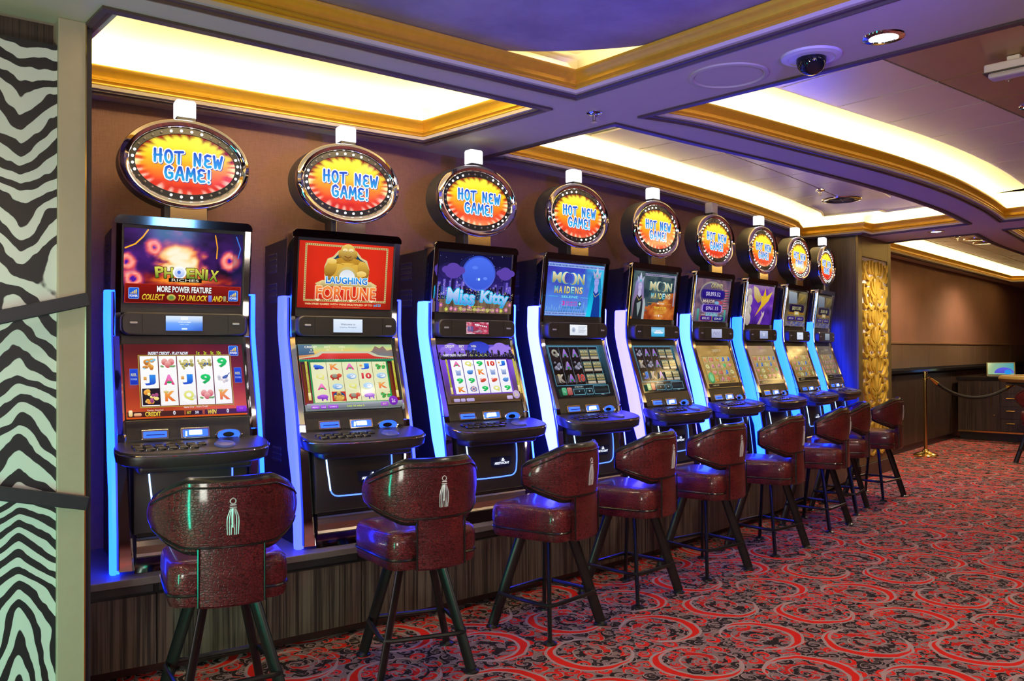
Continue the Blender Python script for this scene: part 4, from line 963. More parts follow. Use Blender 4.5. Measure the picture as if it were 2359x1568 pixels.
def main2():
    a = Art(MW, MH); a.grid(lambda x, y: ramp(.5 + y * .5, ['#70787a', '#98a0a4', '#c8503a', '#d88a50', '#c8d078']), nx=10, ny=24)
    a.grid(lambda x, y: ramp((y - .62) / .38 + (fbm(x * 3, y * 3) - .5) * .5, ['#d88a48', '#e8c868', '#c8d888', '#98c090']), -1, .6, 1, 1, 24, 8)
    a.poly([(.42, .72), (.55, .80), (.62, .95), (.72, .88), (.8, .95), (.88, .8), (1, .84), (1, .62), (.4, .66)], '#6a7a80', '#98705a'); a.poly([(-1, .99), (-.72, .99), (-.68, .7), (-1, .66)], '#3a5a78', '#5a7a90')
    a.text('CREDIT', -.74, .92, .26, .07, '#f8f4e0', bold=.02); a.text('BET', -.40, .92, .13, .06, '#f0ecc0', bold=.02); a.text('WIN', -.10, .92, .13, .06, '#f0ecc0', bold=.02); a.text('0', -.74, .83, .03, .05, '#f8f4e0', bold=.02); a.text('50', -.40, .83, .06, .05, '#f0ecc0', bold=.01); a.text('5', -.10, .83, .03, .05, '#f0ecc0', bold=.01); a.text('$0.00', -.74, .76, .10, .04, '#f0ecd8', bold=.01)
    a.poly([(-1, .58), (-.70, .66), (-.56, .78), (.48, .78), (.66, .66), (1, .58), (1, .52), (-1, .52)], '#c8c8a8'); a.poly([(-1, .52), (-.98, .56), (-.62, .62), (-.52, .72), (.44, .72), (.58, .62), (1, .55), (1, .50)], '#b81c10', '#e04028')
    a.rect(-1, .46, 1, .54, '#146a40', '#1c8a58'); a.l += 1
    for k in range(44): a.ell(-1 + k * .046, .53, .014, .02, '#40b080', n=6, up=False)
    a.rect(-1, -.82, -.80, .46, '#7a0f0c', '#3a0808'); a.rect(.80, -.82, 1, .46, '#7a0f0c', '#3a0808'); a.rect(-.83, -.80, .84, .46, '#18a048', '#0a8a38')
    reels(a, [['frog', 'K', 'A', 'J', 'bamboo'], ['Q', 'elephant', 'fish', '10', 'fish'], ['A', 'fish', 'Q', 'fish', 'K'], ['ox', 'buddha', 'elephant', 'ox', 'bamboo']], -.80, -.77, .81, .45, '#e0e0b0', '#e6e8b8', .006, '#8a8a50')
    bars(a, -.72, .44); a.rect(-1, -1, 1, -.82, '#5a6268', '#a8b0b8'); a.rect(-1, -.91, 1, -.90, '#70787e')
    for x0, x1, t in ((-.92, -.76, 'MENU'), (-.74, -.62, 'vol'), (-.59, -.38, 'GAMBLE')): a.rrect(x0, -.985, x1, -.88, .02, '#8a28c8', '#b060e8'); a.text(t, (x0 + x1) / 2, -.935, (x1 - x0) * .7, .04, '#f0d8ff', bold=.01)
    a.text('Line 10 wins 5', -.02, -.93, .36, .055, '#d0e840', bold=.015); a.rrect(.52, -.97, .68, -.85, .02, '#9a40c8', '#b060e0'); a.text('BUY', .60, -.91, .08, .05, '#f0d8a0', bold=.01)
    a.ell(.80, -.82, .10, .145, '#6a18a8', '#8a30c8'); a.text('2c', .80, -.82, .08, .12, '#e8d8f0', bold=.02); return a
def main3():
    a = Art(MW, MH); a.grid(lambda x, y: ramp(.5 + y * .5 + (fbm(x * 3, y * 3, 31) - .5) * .25, ['#6a5238', '#5a3a78', '#6a3ac0', '#8a5ae0', '#6a50d0']), nx=20, ny=20)
    a.ell(.12, .82, .34, .30, '#3a50d8', '#2a3ac0', n=30); cloud(a, -.62, .8, 1.6, '#8a6ae0'); cloud(a, .72, .8, 1.7, '#9a7ae8'); skyline(a, .50, 12, '#141028', .30, '#a8a890', .06); a.rect(-1, .44, 1, .54, '#100c20')
    a.text('CREDIT', -.72, .91, .26, .09, '#f0f0e0', bold=.02); a.text('BET', -.40, .91, .14, .08, '#e8e8d0', bold=.02); a.text('WIN', -.08, .91, .14, .08, '#e8e8d0', bold=.02); a.text('0', -.72, .80, .03, .06, '#f0f0e0', bold=.01); a.text('50', -.40, .80, .07, .06, '#e8e8d0', bold=.01); a.text('10', -.08, .80, .06, .06, '#e8e8d0', bold=.01)
    a.text('INSERT CREDIT - PLAY NOW', -.62, .60, .62, .07, '#f4f4ff', bold=.03); 
    for k, t in enumerate(('1c', '2c', '5c', '10c')): a.text(t, -.18 + k * .13, .60, .06, .07, '#c8d820', bold=.02)
    a.rect(-.84, -.74, .80, .46, '#7a4ad8', '#5a2ab8')
    reels(a, [['A', 'Q', '9', '10', 'J'], ['jug', 'bluebird', 'K', 'jug', 'jug'], ['9', '9', 'redfish', 'redfish', 'bluebird'], ['K', 'wheel', '9', 'Q', '9']], -.80, -.72, .76, .44, '#eeeef4', '#ffffff', .010, '#5a3a98')
    bars(a, -.72, .44); a.rect(-1, -1, 1, -.78, '#4a3424', '#6a5038')
    for x0, x1 in ((-.92, -.76), (-.74, -.62), (-.59, -.38)): a.rrect(x0, -.985, x1, -.88, .02, '#a090c8', '#c8b8e8')
    a.rrect(.52, -.97, .68, -.85, .02, '#b8a0d8', '#d8c8f0'); a.ell(.80, -.82, .10, .145, '#a890c8', '#c8b0e0'); a.text('5c', .80, -.82, .09, .12, '#e8e070', bold=.02); return a
def main4(warm):
    a = Art(MW, MH, .8); a.grid(lambda x, y: ramp(.5 + y * .5, ['#101418', '#1a262c', '#3a6a80']), nx=4, ny=12)
    a.frame(-.95, -.55, .80, .95, .012, '#5ab0d8')
    rows = [['Q', 'A', 'A', 'mm', 'mm'], ['gem', 'A', 'gem', 'mm', 'mm'], ['K', 'A', '10', 'mm', 'mm']] if not warm else [['gem', 'A', 'A', 'mm', 'mm'], ['K', 'gem', 'A', 'mm', 'mm'], ['J', 'K', 'A', 'mm', 'mm']]
    LET['A'] = ('#7a3ac8', '#b888f0'); LET['K'] = ('#8a7a68', '#d8c8b8'); LET['Q'] = ('#6a6a58', '#b8b8a0')
    reels(a, rows, -.93, -.53, .78, .92, '#18100c', '#120e10', .006, '#6a7a88')
    LET['A'] = ('#e01870', '#f08ad0'); LET['K'] = ('#e8600c', '#f4b048'); LET['Q'] = ('#d8d840', '#ecec90')
    a.rect(.82, -.5, .98, .95, '#122838', '#2a5a70'); a.text('BET MULTIPLIER 1', -.25, -.63, .3, .045, '#d8e0e0', bold=.01)
    a.rrect(-.86, -.92, -.70, -.64, .03, '#3a9a68', '#6ac898'); a.text('1c', -.78, -.78, .06, .08, '#e0f8e8', bold=.01); a.rrect(-.68, -.92, -.52, -.64, .03, '#a84a48', '#d88a80')
    for x0, x1, t in ((-.48, -.08, '0'), (-.04, .20, '20'), (.24, .80, '')):
        a.frame(x0, -.93 + .0, x1, -.70 if t else -.60, .012, '#7ac0d8'); a.rect(x0 + .02, -.90, x1 - .02, -.74, '#0c1418', '#243840')
        if t: a.text(t, (x0 + x1) / 2, -.80, .03 * len(t), .06, '#d8f0f4', bold=.01)
    a.text('WIN', .52, -.95, .1, .04, '#c8d8d8', bold=.01); return a
def main_dim(sd, cols, k, coin):
    a = Art(MW, MH, k); a.grid(lambda x, y: ramp(fbm(x * 2, y * 2, sd) * 1.2 - .1, cols), nx=14, ny=12)
    r = random.Random(sd); a.rect(-.82, -.74, .78, .50, '#5a4a20', '#8a7430'); a.l += 1
    for c in range(5): a.rect(-.80 + c * .316, -.72, -.80 + c * .316 + .296, .48, '#a8904a' if c % 2 else '#94783a', '#c8b070', up=False)
    S_ = ['J', '9', 'Q', 'K', '10', 'lions', 'A', 'peach']
    for c in range(5):
        for q in range(4): symbol(a, r.choice(S_), -.65 + c * .316, .32 - q * .31, .28, .30)
    if coin: a.ell(-.72, -.55, .17, .26, '#2a8a50', '#60c880'); a.ell(-.72, -.55, .11, .17, '#88d898'); a.text('10', -.42, -.55, .2, .22, '#d8a040', bold=.03)
    a.rect(-1, -1, 1, -.82, '#2a2418'); a.text('GAME OVER', -.6, -.9, .36, .06, '#c8b880', bold=.01); a.text('CREDIT 0', 0, .72, .5, .12, '#d8c8a0', bold=.02); return a

IW, IH = .176, .074
def info(kind):
    a = Art(IW, IH)
    if kind == 0: a.grid(lambda x, y: ramp(.5 + y * .5, ['#2a5ac8', '#4a7ae0', '#6a9ae8', '#c8dcf8', '#e0ecff']), nx=6, ny=10); a.text('WELCOME', 0, .15, .7, .12, '#ffffff', bold=.02); a.text('INSERT CARD', 0, -.15, .5, .1, '#d8e8ff', bold=.01); a.rect(-.15, -.85, .15, -.65, '#e8f0ff'); a.rect(-.2, .45, .2, .9, '#f0f6ff')
    elif kind == 1: a.rect(-1, -1, 1, 1, '#cfe0f8', '#e8f2ff'); a.text('Welcome to', 0, .22, 1.0, .26, '#3a4a78', bold=.005); a.text('Casino Royale!', 0, -.25, 1.15, .26, '#3a4a78', bold=.005)
    elif kind == 2:
        a.grid(lambda x, y: ramp(fbm(x * 3 + 2, y * 2, 41), ['#2a2a58', '#e8d8e8', '#c83a5a', '#8a2a4a', '#f0e8f8']), nx=20, ny=10)
        for k in range(7): a.ell(-.2 + k * .16, .6 - k * .06, .06, .12, '#f8f0f8')
        for k in range(4): a.rect(-.9 + k * .13, -.6, -.8 + k * .13, .3, '#4a5a98')
    elif kind == 3:
        a.rect(-1, -1, 1, 1, '#dde4ee', '#f4f8ff')
        for k in range(6): a.rect(-.05, .6 - k * .22, .85 - (k % 3) * .12, .66 - k * .22, '#8a94b0')
        a.ell(-.6, .0, .22, .5, '#b8c4d8'); a.poly([(-.72, -.2), (-.55, .3), (-.5, -.3)], '#8a9ab8')
    elif kind == 4:
        a.grid(lambda x, y: ramp(.5 + y * .5, ['#2a9ad0', '#4ab8e0', '#9ad8f0', '#5aa8e0']), nx=4, ny=8); a.poly([(-.7, -.1), (-.5, -.35), (.7, -.35), (.85, -.05), (.5, .0), (.4, .3), (-.3, .3), (-.4, .0)], '#e8eef8'); a.rect(-.3, .05, .35, .1, '#6a8ab0')
    elif kind == 5: a.rect(-1, -1, 1, 1, '#9aa0c8', '#c0c4e0'); a.stroke([(-.7, -.2), (-.4, .4), (-.2, -.3), (.1, .4), (.3, -.1), (.6, .5)], .003, '#5a5a98'); a.stroke([(-.6, .3), (.2, -.4), (.7, .0)], .002, '#8a6ab0')
    elif kind == 6: a.rect(-1, -1, 1, 1, '#8a94c0', '#b8c0e0'); a.rect(-.1, -.3, .1, .5, '#e0e4f4')
    elif kind == 7: a.rect(-1, -1, 1, 1, '#cfd8ec', '#e4ecfa'); a.text('Welcome', 0, .15, .7, .24, '#6a789a', bold=.005); a.text('Casino', 0, -.25, .6, .2, '#6a789a', bold=.005)
    else: a.rect(-1, -1, 1, 1, '#6a7480', '#98a4ac')
    return a

COMIC = {'H': [[(.1, 0), (.12, 1)], [(.78, 0), (.8, 1.02)], [(.05, .5), (.9, .56)]], 'O': [[(.5 + .42 * cos(t * pi / 6), .5 + .5 * sin(t * pi / 6)) for t in range(13)]], 'T': [[(0, .92), (1, 1.0)], [(.5, .95), (.46, 0)]],
         'N': [[(.1, 0), (.12, 1), (.75, .05), (.82, 1)]], 'E': [[(.82, .95), (.45, 1.0), (.15, .85), (.2, .62), (.6, .54), (.2, .46), (.1, .2), (.4, .0), (.85, .06)]], 'W': [[(0, 1), (.18, .02), (.5, .7), (.72, .02), (1.05, 1)]],
         'G': [[(.85, .85), (.55, 1), (.2, .85), (.08, .45), (.25, .08), (.6, 0), (.88, .15), (.88, .45), (.55, .45)]], 'A': [[(.02, 0), (.45, 1), (.6, 1), (.92, 0)], [(.2, .36), (.8, .36)]], 'M': [[(.02, 0), (.15, 1), (.5, .35), (.9, 1), (1.02, 0)]], '!': [[(.25, 1), (.2, .35)], [(.18, .02), (.19, .02)]]}
SA, SBv = .241, .151
def sign_art():
    a = Art(SA * 2, SBv * 2)
    def f(x, y):
        r = hypot(x, y); t = atan2(y, x); n = fbm(x * 5 + 4, y * 5, 3)
        g = .5 + y * .62 + (n - .5) * .16
        c = ramp(g, ['#c81808', '#e84818', '#f07818', '#f8a010', '#fcc818', '#f8e030', '#f4ec40'])
        fl = sin(t * 34 + 3 * sin(t * 7)) * .5 + .5
        e = (r - .78 - fl * .16) / .12
        if y > .2: c = lerp(c, cc('#8a1206'), max(0, min(1, e)))
        elif y > -.3: c = lerp(c, cc('#fff0b0') if fl > .45 else cc('#c83010'), max(0, min(1, e + .3)) * .9)
        else: c = lerp(c, cc('#ffd8c0') if fl > .62 else cc('#d02810'), max(0, min(1, e + .6)) * .7)
        return c
    a.l += 1; N = 96; R = [0, .2, .4, .55, .68, .76, .82, .88, .94, 1.0]; b = len(a.v)
    for r in R:
        for k in range(N): t = 2 * pi * k / N; x, y = r * cos(t), r * sin(t); a.v.append((x * SA, y * SBv, a.l * a.step)); a.c.append(tuple(v * 1.25 for v in f(x, y)[:3]) + (1,))
    for i in range(len(R) - 1):
        for k in range(N): q = b + i * N; k2 = (k + 1) % N; a.f.append((q + k, q + k2, q + N + k2, q + N + k))
    def line(txt, y, h, x0, adv):
        x = x0; items = []
        for ch in txt:
            if ch == ' ': x += adv * .8; continue
            wd = adv * (.35 if ch == '!' else .74)
            for st in COMIC[ch]: items.append([(x + px * wd, y + (py - .5) * h - (x + px * wd) * .03) for px, py in st])
            x += wd + adv * .22
        return items
    its = line('HOT NEW', .20, .40, -.635, .213) + line('GAME!', -.32, .40, -.43, .225)
    a.l += 1
    for st in its: a.stroke([(x + .012, y - .02) for x, y in st], .024, '#1c3a8a', up=False)
    a.l += 1
    for st in its: a.stroke(st, .0245, '#fbfdff', up=False)
    a.l += 1
    for j, st in enumerate(its):
        yc = .20 if st[0][1] > -.06 else -.32
        a.stroke(st, .0125, None, lambda y, yc=yc: ramp(.5 + (y / SBv - yc) / .4, ['#28a8e8', '#18b8f0', '#2a78e0', '#1850d0']), up=False)
    return a

# ------------------------------------------------------------------ the slot machine
PROF = [(2.19, .005), (1.76, .058), (1.69, .060), (1.56, .047), (1.50, .030), (1.197, -.073), (1.10, -.105), (1.00, -.112), (.80, -.125), (.60, -.145), (.475, -.150)]
def py(z):
    for (z1, y1), (z0, y0) in zip(PROF, PROF[1:]):
        if z >= z0: return y0 + (y1 - y0) * (z - z0) / (z1 - z0)
    return PROF[-1][1]
def uprism(mb, poly, th, off=0, mi=0):
    """a plate in x/z laid on the machine front, front face at py(z)+off"""
    return mb.loft([[(x, py(z) + off, z) for x, z in poly], [(x, py(z) + off + th, z) for x, z in poly]], True, True, mi)
def zplate(zs, x0, x1, off, th):
    return MB().loft([[(x0, py(z) + off, z), (x1, py(z) + off, z), (x1, py(z) + off + th, z), (x0, py(z) + off + th, z)] for z in zs])
def rr(x0, x1, z0, z1, r, n=4, which='abcd'):
    P = []
    for cx_, cz_, a0, key in ((x1 - r, z1 - r, 0, 'a'), (x0 + r, z1 - r, 90, 'b'), (x0 + r, z0 + r, 180, 'c'), (x1 - r, z0 + r, 270, 'd')):
        if key in which:
            for k in range(n + 1): t = radians(a0 + 90 * k / n); P.append((cx_ + r * cos(t), cz_ + r * sin(t)))
        else: P.append((cx_ + (r if a0 in (0, 270) else -r), cz_ + (r if a0 in (0, 90) else -r)))
    return P
TT, MT = atan2(-(.058 - .010), 1.0) , 0
def slanted(P0, P1):  # tilt about x so that up follows the panel
    return atan2(-(P1[0] - P0[0]), (P1[1] - P0[1]))

def make_machine():
    t = thing('slot_machine', '', 'slot machine', (0, 0, 0), 0, 'slot machines along the counter')
    # black cabinet: side profile swept across
    side = [(.040, 2.165), (.10, 2.160), (.13, 2.150), (.475, 2.140), (.475, .476), (-.085, .476), (-.075, .62), (-.05, .95), (-.03, 1.10), (.02, 1.25), (.095, 1.56), (.105, 1.70), (.09, 1.83)]
    cab = MB().loft([[(x, y, z) for y, z in side] for x in (-.322, .322)]).build('cabinet', M['black'], t, bevel=.006)
    for (y0, y1, z0, n) in ((.27, .40, 1.97, 4), (.27, .40, 1.80, 4), (.20, .34, .90, 3)):
        for sx in (-1, 1):
            pr = [(sx * .3215, z0 - .004)]
            for k in range(n): pr += [(sx * .3225, z0 + k * .032), (sx * .3275, z0 + k * .032 + .010), (sx * .3225, z0 + k * .032 + .014)]
            pr += [(sx * .3215, z0 + n * .032)]
            MB().loft([[(x, y, z) for x, z in pr] for y in (y0, y1)]).build('vent', M['grey_black'], cab)
    # chrome surround of the upper screen (arch) and the chrome cheeks below it
    o = [(-.335, 1.60), (-.335, 2.16)] + [(-.303 - .032 * cos(radians(a)), 2.16 + .032 * sin(radians(a))) for a in (22, 45, 68, 90)] + [(.303 + .032 * cos(radians(a)), 2.16 + .032 * sin(radians(a))) for a in (90, 68, 45, 22)] + [(.335, 2.16), (.335, 1.60)]
    # built from three straight plates so that each follows the lean of the front
    g = MB(); zs = [1.60, 1.66, 1.72, 1.80, 1.9, 2.0, 2.1, 2.152]
    for sx in (-1, 1):
        R = []
        for z in zs: y = py(z); R.append([(sx * .335, y + .012, z), (sx * .322, y - .012, z), (sx * .296, y - .004, z), (sx * .296, y + .03, z), (sx * .335, y + .06, z)])
        MB().loft(R).build('chrome_jamb', M['chrome'], t, smooth=True)
    top = [(-.335, 2.150), (-.335, 2.165)] + o[2:6] + o[6:10] + [(.335, 2.165), (.335, 2.150)]
    g.loft([[(x * .985, py(z) - .012, z - .003) for x, z in top], [(x, py(z) - .003, z) for x, z in top], [(x, py(z) + .10, z) for x, z in top]])
    g.build('chrome_head', M['chrome'], t, smooth=True)
    g = MB()
    zs = [1.598, 1.54, 1.48, 1.4, 1.3, 1.2, 1.13]
    for sx in (-1, 1):
        R = []
        for z in zs: y = py(z); wi = .294; R.append([(sx * .335, y + .030, z), (sx * .329, y - .004, z), (sx * (wi + .01), y - .016, z), (sx * wi, y - .004, z), (sx * wi, y + .04, z), (sx * .335, y + .05, z)])
        MB().loft(R).build('chrome_cheek', M['chrome'], t, smooth=True)
    g = MB(); zs = [1.126, 1.05, .95, .8, .66, .56, .49]
    for sx in (-1, 1):
        R = []
        for k, z in enumerate(zs): y = py(z); wi = .292 - .032 * k / 6; R.append([(sx * .335, y + .030, z), (sx * .329, y - .002, z), (sx * (wi + .01), y - .012, z), (sx * wi, y - .004, z), (sx * wi, y + .05, z), (sx * .335, y + .05, z)])
        MB().loft(R).build('chrome_column', M['chrome'], t, smooth=True)
    # upper screen
    zplate([1.715, 1.757, 1.762, 1.9, 2.05, 2.152], -.297, .297, .004, .03).build('upper_bezel', M['charcoal'], t)
    uprism(MB(), [(-.286, 1.762), (.286, 1.762), (.286, 2.131), (-.286, 2.131)], .004, .0005).build('upper_screen', M['glass_black'], t)
    # mid panel with a small display and two slots
    p = MB().loft([[(x, .004, z) for x, z in rr(-.300, .300, 1.604, 1.716, .035)], [(x, -.002, z) for x, z in rr(-.294, .294, 1.610, 1.710, .032)]][::-1] + [[(x, .085, z) for x, z in rr(-.300, .300, 1.604, 1.716, .035)]]).build('speaker_panel', M['charcoal'], t, smooth=True)
    for sx in (-1, 1):
        MB().loft([[(x, -.007, z) for x, z in rr(sx * .245 - .017, sx * .245 + .017, 1.660, 1.668, .0039)], [(x, .0, z) for x, z in rr(sx * .245 - .019, sx * .245 + .019, 1.658, 1.670, .0055)]]).build('speaker_badge', M['silver'], p)
        MB().box(sx * .205 - .0012, sx * .205 + .0012, -.0035, 0, 1.612, 1.708).build('panel_seam', M['black'], p)
    MB().loft([[(x, -.006, z) for x, z in rr(-.102, .082, 1.622, 1.704, .006)], [(x, .0, z) for x, z in rr(-.102, .082, 1.622, 1.704, .006)]]).build('display_frame', M['grey_black'], p)
    # main bezel and screen
    zplate([1.126, 1.197, 1.3, 1.4, 1.50, 1.56, 1.60], -.296, .296, .004, .05).build('main_bezel', M['charcoal'], t)
    MB().loft([[(-.286, .0475 + d, 1.558), (.286, .0475 + d, 1.558), (.286, -.0725 + d, 1.197), (-.286, -.0725 + d, 1.197)] for d in (0, .012)]).build('main_screen', M['glass_black'], t)
    # reader row
    rp = zplate([1.072, 1.10, 1.19], -.292, .292, -.001, .03).build('reader_panel', M['charcoal'], t, bevel=.002)
    for nm, x0, x1, z0, z1, mt in (('bill_acceptor', -.226, -.100, 1.098, 1.145, 'gold_chrome'), ('card_reader', -.046, .092, 1.094, 1.146, 'gold_chrome')):
        b = uprism(MB(), rr(x0, x1, z0, z1, .006), .012, -.010).build(nm, M[mt], t, bevel=.002)
        uprism(MB(), rr(x0 + .010, x1 - .010, z0 + .009, z1 - .009, .004), .004, -.0125).build('lit_slot', M['blue_lens'], b)
        if nm == 'card_reader':
            uprism(MB(), rr(x0 + .038, x1 - .038, z0 + .017, z1 - .012, .004), .003, -.016).build('card_slot', M['uhot'], b); MB().box(x0 + .02, x0 + .026, -.13, -.118, 1.108, 1.132).build('slot_mark', M['uhot'], b)
        else: MB().box(x0 + .022, x1 - .022, -.126, -.116, 1.119, 1.123).build('note_slot', M['black'], b)
    b = thing_part_ring(t)
    # button deck
    plan = [(-.325, -.085), (-.352, -.16), (-.356, -.215), (-.340, -.262), (-.300, -.296), (-.24, -.312), (-.12, -.322), (0, -.325), (.12, -.322), (.24, -.312), (.300, -.296), (.340, -.262), (.356, -.215), (.352, -.16), (.325, -.085)]
    dz = lambda y: 1.094 + (y + .09) * .19
    dk_ = MB().loft([[(x * .93, y * .93 - .01, dz(y) - .068) for x, y in plan], [(x * .985, y * .99, dz(y) - .058) for x, y in plan], [(x, y, dz(y) - .03) for x, y in plan], [(x, y, dz(y) - .012) for x, y in plan], [(x * .985, y * .985 - .001, dz(y)) for x, y in plan]]).build('button_deck', M['charcoal'], t, smooth=True)
    MB().tube([(x * 1.0, y * 1.0 - .001, dz(y) - .012) for x, y in plan[2:13]], .0035, 6).build('deck_edge_trim', M['chrome'], dk_, smooth=True)
    for r_ in range(2):
        for k in range(6 + (r_ == 0)):
            x = -.262 + k * .049 + r_ * .006; y = -.205 - r_ * .042
            ok = MB().loft([[(x + a * q, y + b_ * q, dz(y + b_ * q) + h) for a, b_ in ((-.020, -.014), (-.013, -.017), (.013, -.017), (.020, -.014), (.020, .012), (.013, .015), (-.013, .015), (-.020, .012))] for h, q in ((-.002, 1), (.006, 1), (.009, .85))]).build('button', M['gloss'], dk_, smooth=True)
    x, y = .135, -.235
    MB().lathe([(.050, -.004), (.050, .004), (.044, .010), (.001, .013)], 28, 0, Matrix.Translation((x, y, dz(y))) @ Matrix.Rotation(.19, 4, 'X')).build('play_button', plain('frosted_blue_button', (.10, .12, .45, 1), .25) if 'frosted_blue_button' not in bpy.data.materials else bpy.data.materials['frosted_blue_button'], dk_, smooth=True)
    MB().box(-.262, .262, -.262, -.06, .952, 1.022).build('deck_support', M['grey_black'], t, bevel=.018, seg=3)
    # lower door with the blue U line and a badge
    zs = [.655, .70, .76, .84, .92, .985]; R = []
    for z in zs: y = py(z) - .012 - .016 * sin((z - .655) / .33 * pi); R.append([(-.268, y + .06, z), (-.262, y + .004, z), (-.250, y, z), (.250, y, z), (.262, y + .004, z), (.268, y + .06, z)])
    door = MB().loft(R).build('lower_door', M['grey_black'], t, smooth=True)
    fy = lambda z: py(z) - .012 - .016 * sin((z - .655) / .33 * pi)
    U = [(-.195, .955), (-.193, .90), (-.186, .83)] + [(-.135 - .045 * cos(radians(a)), .785 - .045 * sin(radians(a))) for a in (15, 40, 65, 90)]
    for nm, pts, mt in (('light_line', U[:4], 'uhot'), ('light_line', U[3:] + [(-.06, .738), (.06, .738)], 'ublue'), ('light_line', [(.06, .738)] + [(-x, z) for x, z in reversed(U[3:])], 'ublue'), ('light_line', [(-x, z) for x, z in reversed(U[:4])], 'ublue')):
        MB().tube([(x, fy(z) - .0015, z) for x, z in pts], .0042, 6).build(nm, M[mt], door, smooth=True)
    z = .828
    bd = MB().loft([[(x, fy(zz) - .004, zz) for x, zz in [(-.02, .862), (.142, .862), (.138, .812), (.120, .796), (.005, .796), (-.016, .812)]], [(x, fy(zz) + .004, zz) for x, zz in [(-.02, .862), (.142, .862), (.138, .812), (.120, .796), (.005, .796), (-.016, .812)]]]).build('badge', plain('navy_badge', (.012, .022, .10, 1), .3) if 'navy_badge' not in bpy.data.materials else bpy.data.materials['navy_badge'], door, bevel=.0015)
    a = Art(.15, .06); a.text('ARISTOCRAT', 0, -.22, 1.55, .50, (1.4, 1.5, 1.8, 1), bold=.02); a.ell(0.10, .58, .09, .22, (1.4, 1.5, 1.8, 1)); a.ell(.10, .1, .16, .28, (1.4, 1.5, 1.8, 1), t0=20, t1=160, n=10); a.ell(-.06, .38, .03, .07, (1.4, 1.5, 1.8, 1)); a.ell(.26, .38, .03, .07, (1.4, 1.5, 1.8, 1))
    put_art(a, 'badge_lettering', door, (.061, fy(.83) - .0085, .830), .03)
    MB().box(-.252, .252, py(.6) - .008, py(.6) + .05, .640, .664).build('door_sill', M['black'], t, bevel=.003)
    R = []
    for z, d in ((.545, -.010), (.552, -.016), (.565, -.010), (.60, -.014), (.625, -.010), (.632, -.016), (.640, -.008)): y = py(.6) + d; R.append([(-.252, y, z), (.252, y, z), (.252, y + .05, z), (-.252, y + .05, z)])
    MB().loft(R).build('kick_plate', M['steel'], t)
    MB().loft([[(-.262, py(.5) - .01, .477), (.262, py(.5) - .01, .477), (.262, .0, .477), (-.262, .0, .477)], [(-.256, py(.5) - .002, .544), (.256, py(.5) - .002, .544), (.256, 0, .544), (-.256, 0, .544)]]).build('mirror_plinth', M['chrome'], t)
    # side light strips: a wide side lens and a narrow front lens, with a dark gap
    zs = [(1.825, .062, .138), (1.815, .058, .146), (1.69, .062, .150), (1.62, .060, .143), (1.56, .048, .130), (1.40, .000, .088), (1.20, -.058, .036), (1.0, -.102, -.008), (.83, -.128, -.066), (.65, -.150, -.085), (.500, -.160, -.095), (.478, -.150, -.10)]
    for sx in (-1, 1):
        R = []
        for z, y0, y1 in zs: R.append([(sx * .3235, y1 + .006, z), (sx * .352, y1 + .004, z), (sx * .364, y1 - .006, z), (sx * .364, y0 + .010, z), (sx * .356, y0, z), (sx * .340, y0 - .003, z), (sx * .340, y0 + .012, z), (sx * .3235, y0 + .012, z)])
        MB().loft(R).build('light_strip', STRIP['cyan'], t, smooth=True)
        R = []
        for z, y0, y1 in zs[1:-1]: R.append([(sx * .331, y0 - .006, z), (sx * .3375, y0 - .005, z), (sx * .3375, y0 + .010, z), (sx * .331, y0 + .010, z)])
        MB().loft(R).build('strip_edge_light', STRIP['line'], t, smooth=True)
        R = []
        for z, y0, y1 in zs[1:-1]: R.append([(sx * .3308, y0 - .009, z), (sx * .3285, y0 - .009, z), (sx * .3285, y0 + .012, z), (sx * .3308, y0 + .012, z)])
        MB().loft(R).build('strip_channel', M['black'], t)
    # sign on top
    MB().box(-.105, .105, .006, .10, 2.17, 2.262).build('sign_post', M['black'], t, bevel=.004)
    MB().box(-.080, .100, -.004, .006, 2.185, 2.262).build('post_plate', M['gold_chrome'], t, bevel=.003)
    def el(a_, b_, y, n=64): return [(a_ * cos(2 * pi * k / n), y, 2.466 + b_ * sin(2 * pi * k / n)) for k in range(n)]
    sg = MB().loft([el(.300, .214, .135), el(.312, .226, .125), el(.312, .226, .012)]).build('sign_housing', M['charcoal'], t, smooth=True)
    MB().loft([el(.313, .227, .014), el(.314, .228, .0), el(.308, .222, -.014), el(.292, .208, -.022), el(.276, .194, -.016), el(.266, .184, -.004), el(.264, .182, .008)], True, False).build('sign_ring', M['chrome'], sg, smooth=True)
    MB().loft([el(.266, .184, -.002), el(.243, .153, -.004), el(.241, .151, .004)], True, False).build('bulb_band', M['black'], sg, smooth=True)
    bme = MB().lathe([(.0068, 0), (.0068, .003), (.004, .0058), (.0005, .0068)], 8)
    b0 = None
    for k in range(32):
        th = pi / 2 - 2 * pi * (k - 1.5) / 32
        if b0 is None: b0 = bme.build('bulb', M['bulb_on'], sg, smooth=True); b0.material_slots[0].link = 'OBJECT'; b = b0
        else: b = b0.copy(); C.objects.link(b)
        b.location = (.2535 * cos(th), -.0035, 2.466 + .1675 * sin(th)); b.rotation_euler = (pi / 2, 0, 0); b['k'] = k
        b.material_slots[0].material = M['bulb_on']
    s_ = put_art(sign_art(), 'sign_face', sg, (0, -.0005, 2.466))
    cl = MB().loft([[(x, y + .044, z) for x, y in rr(-.050 * q, .050 * q, -.038 * q, .038 * q, .012 * q)] for z, q in ((2.706, .96), (2.712, 1), (2.786, 1), (2.795, .9))]).build('candle', M['candle_on'], t, smooth=True)
    MB().box(-.046, .046, .006, .082, 2.688, 2.708).build('candle_collar', M['black'], t, bevel=.003)
    return t
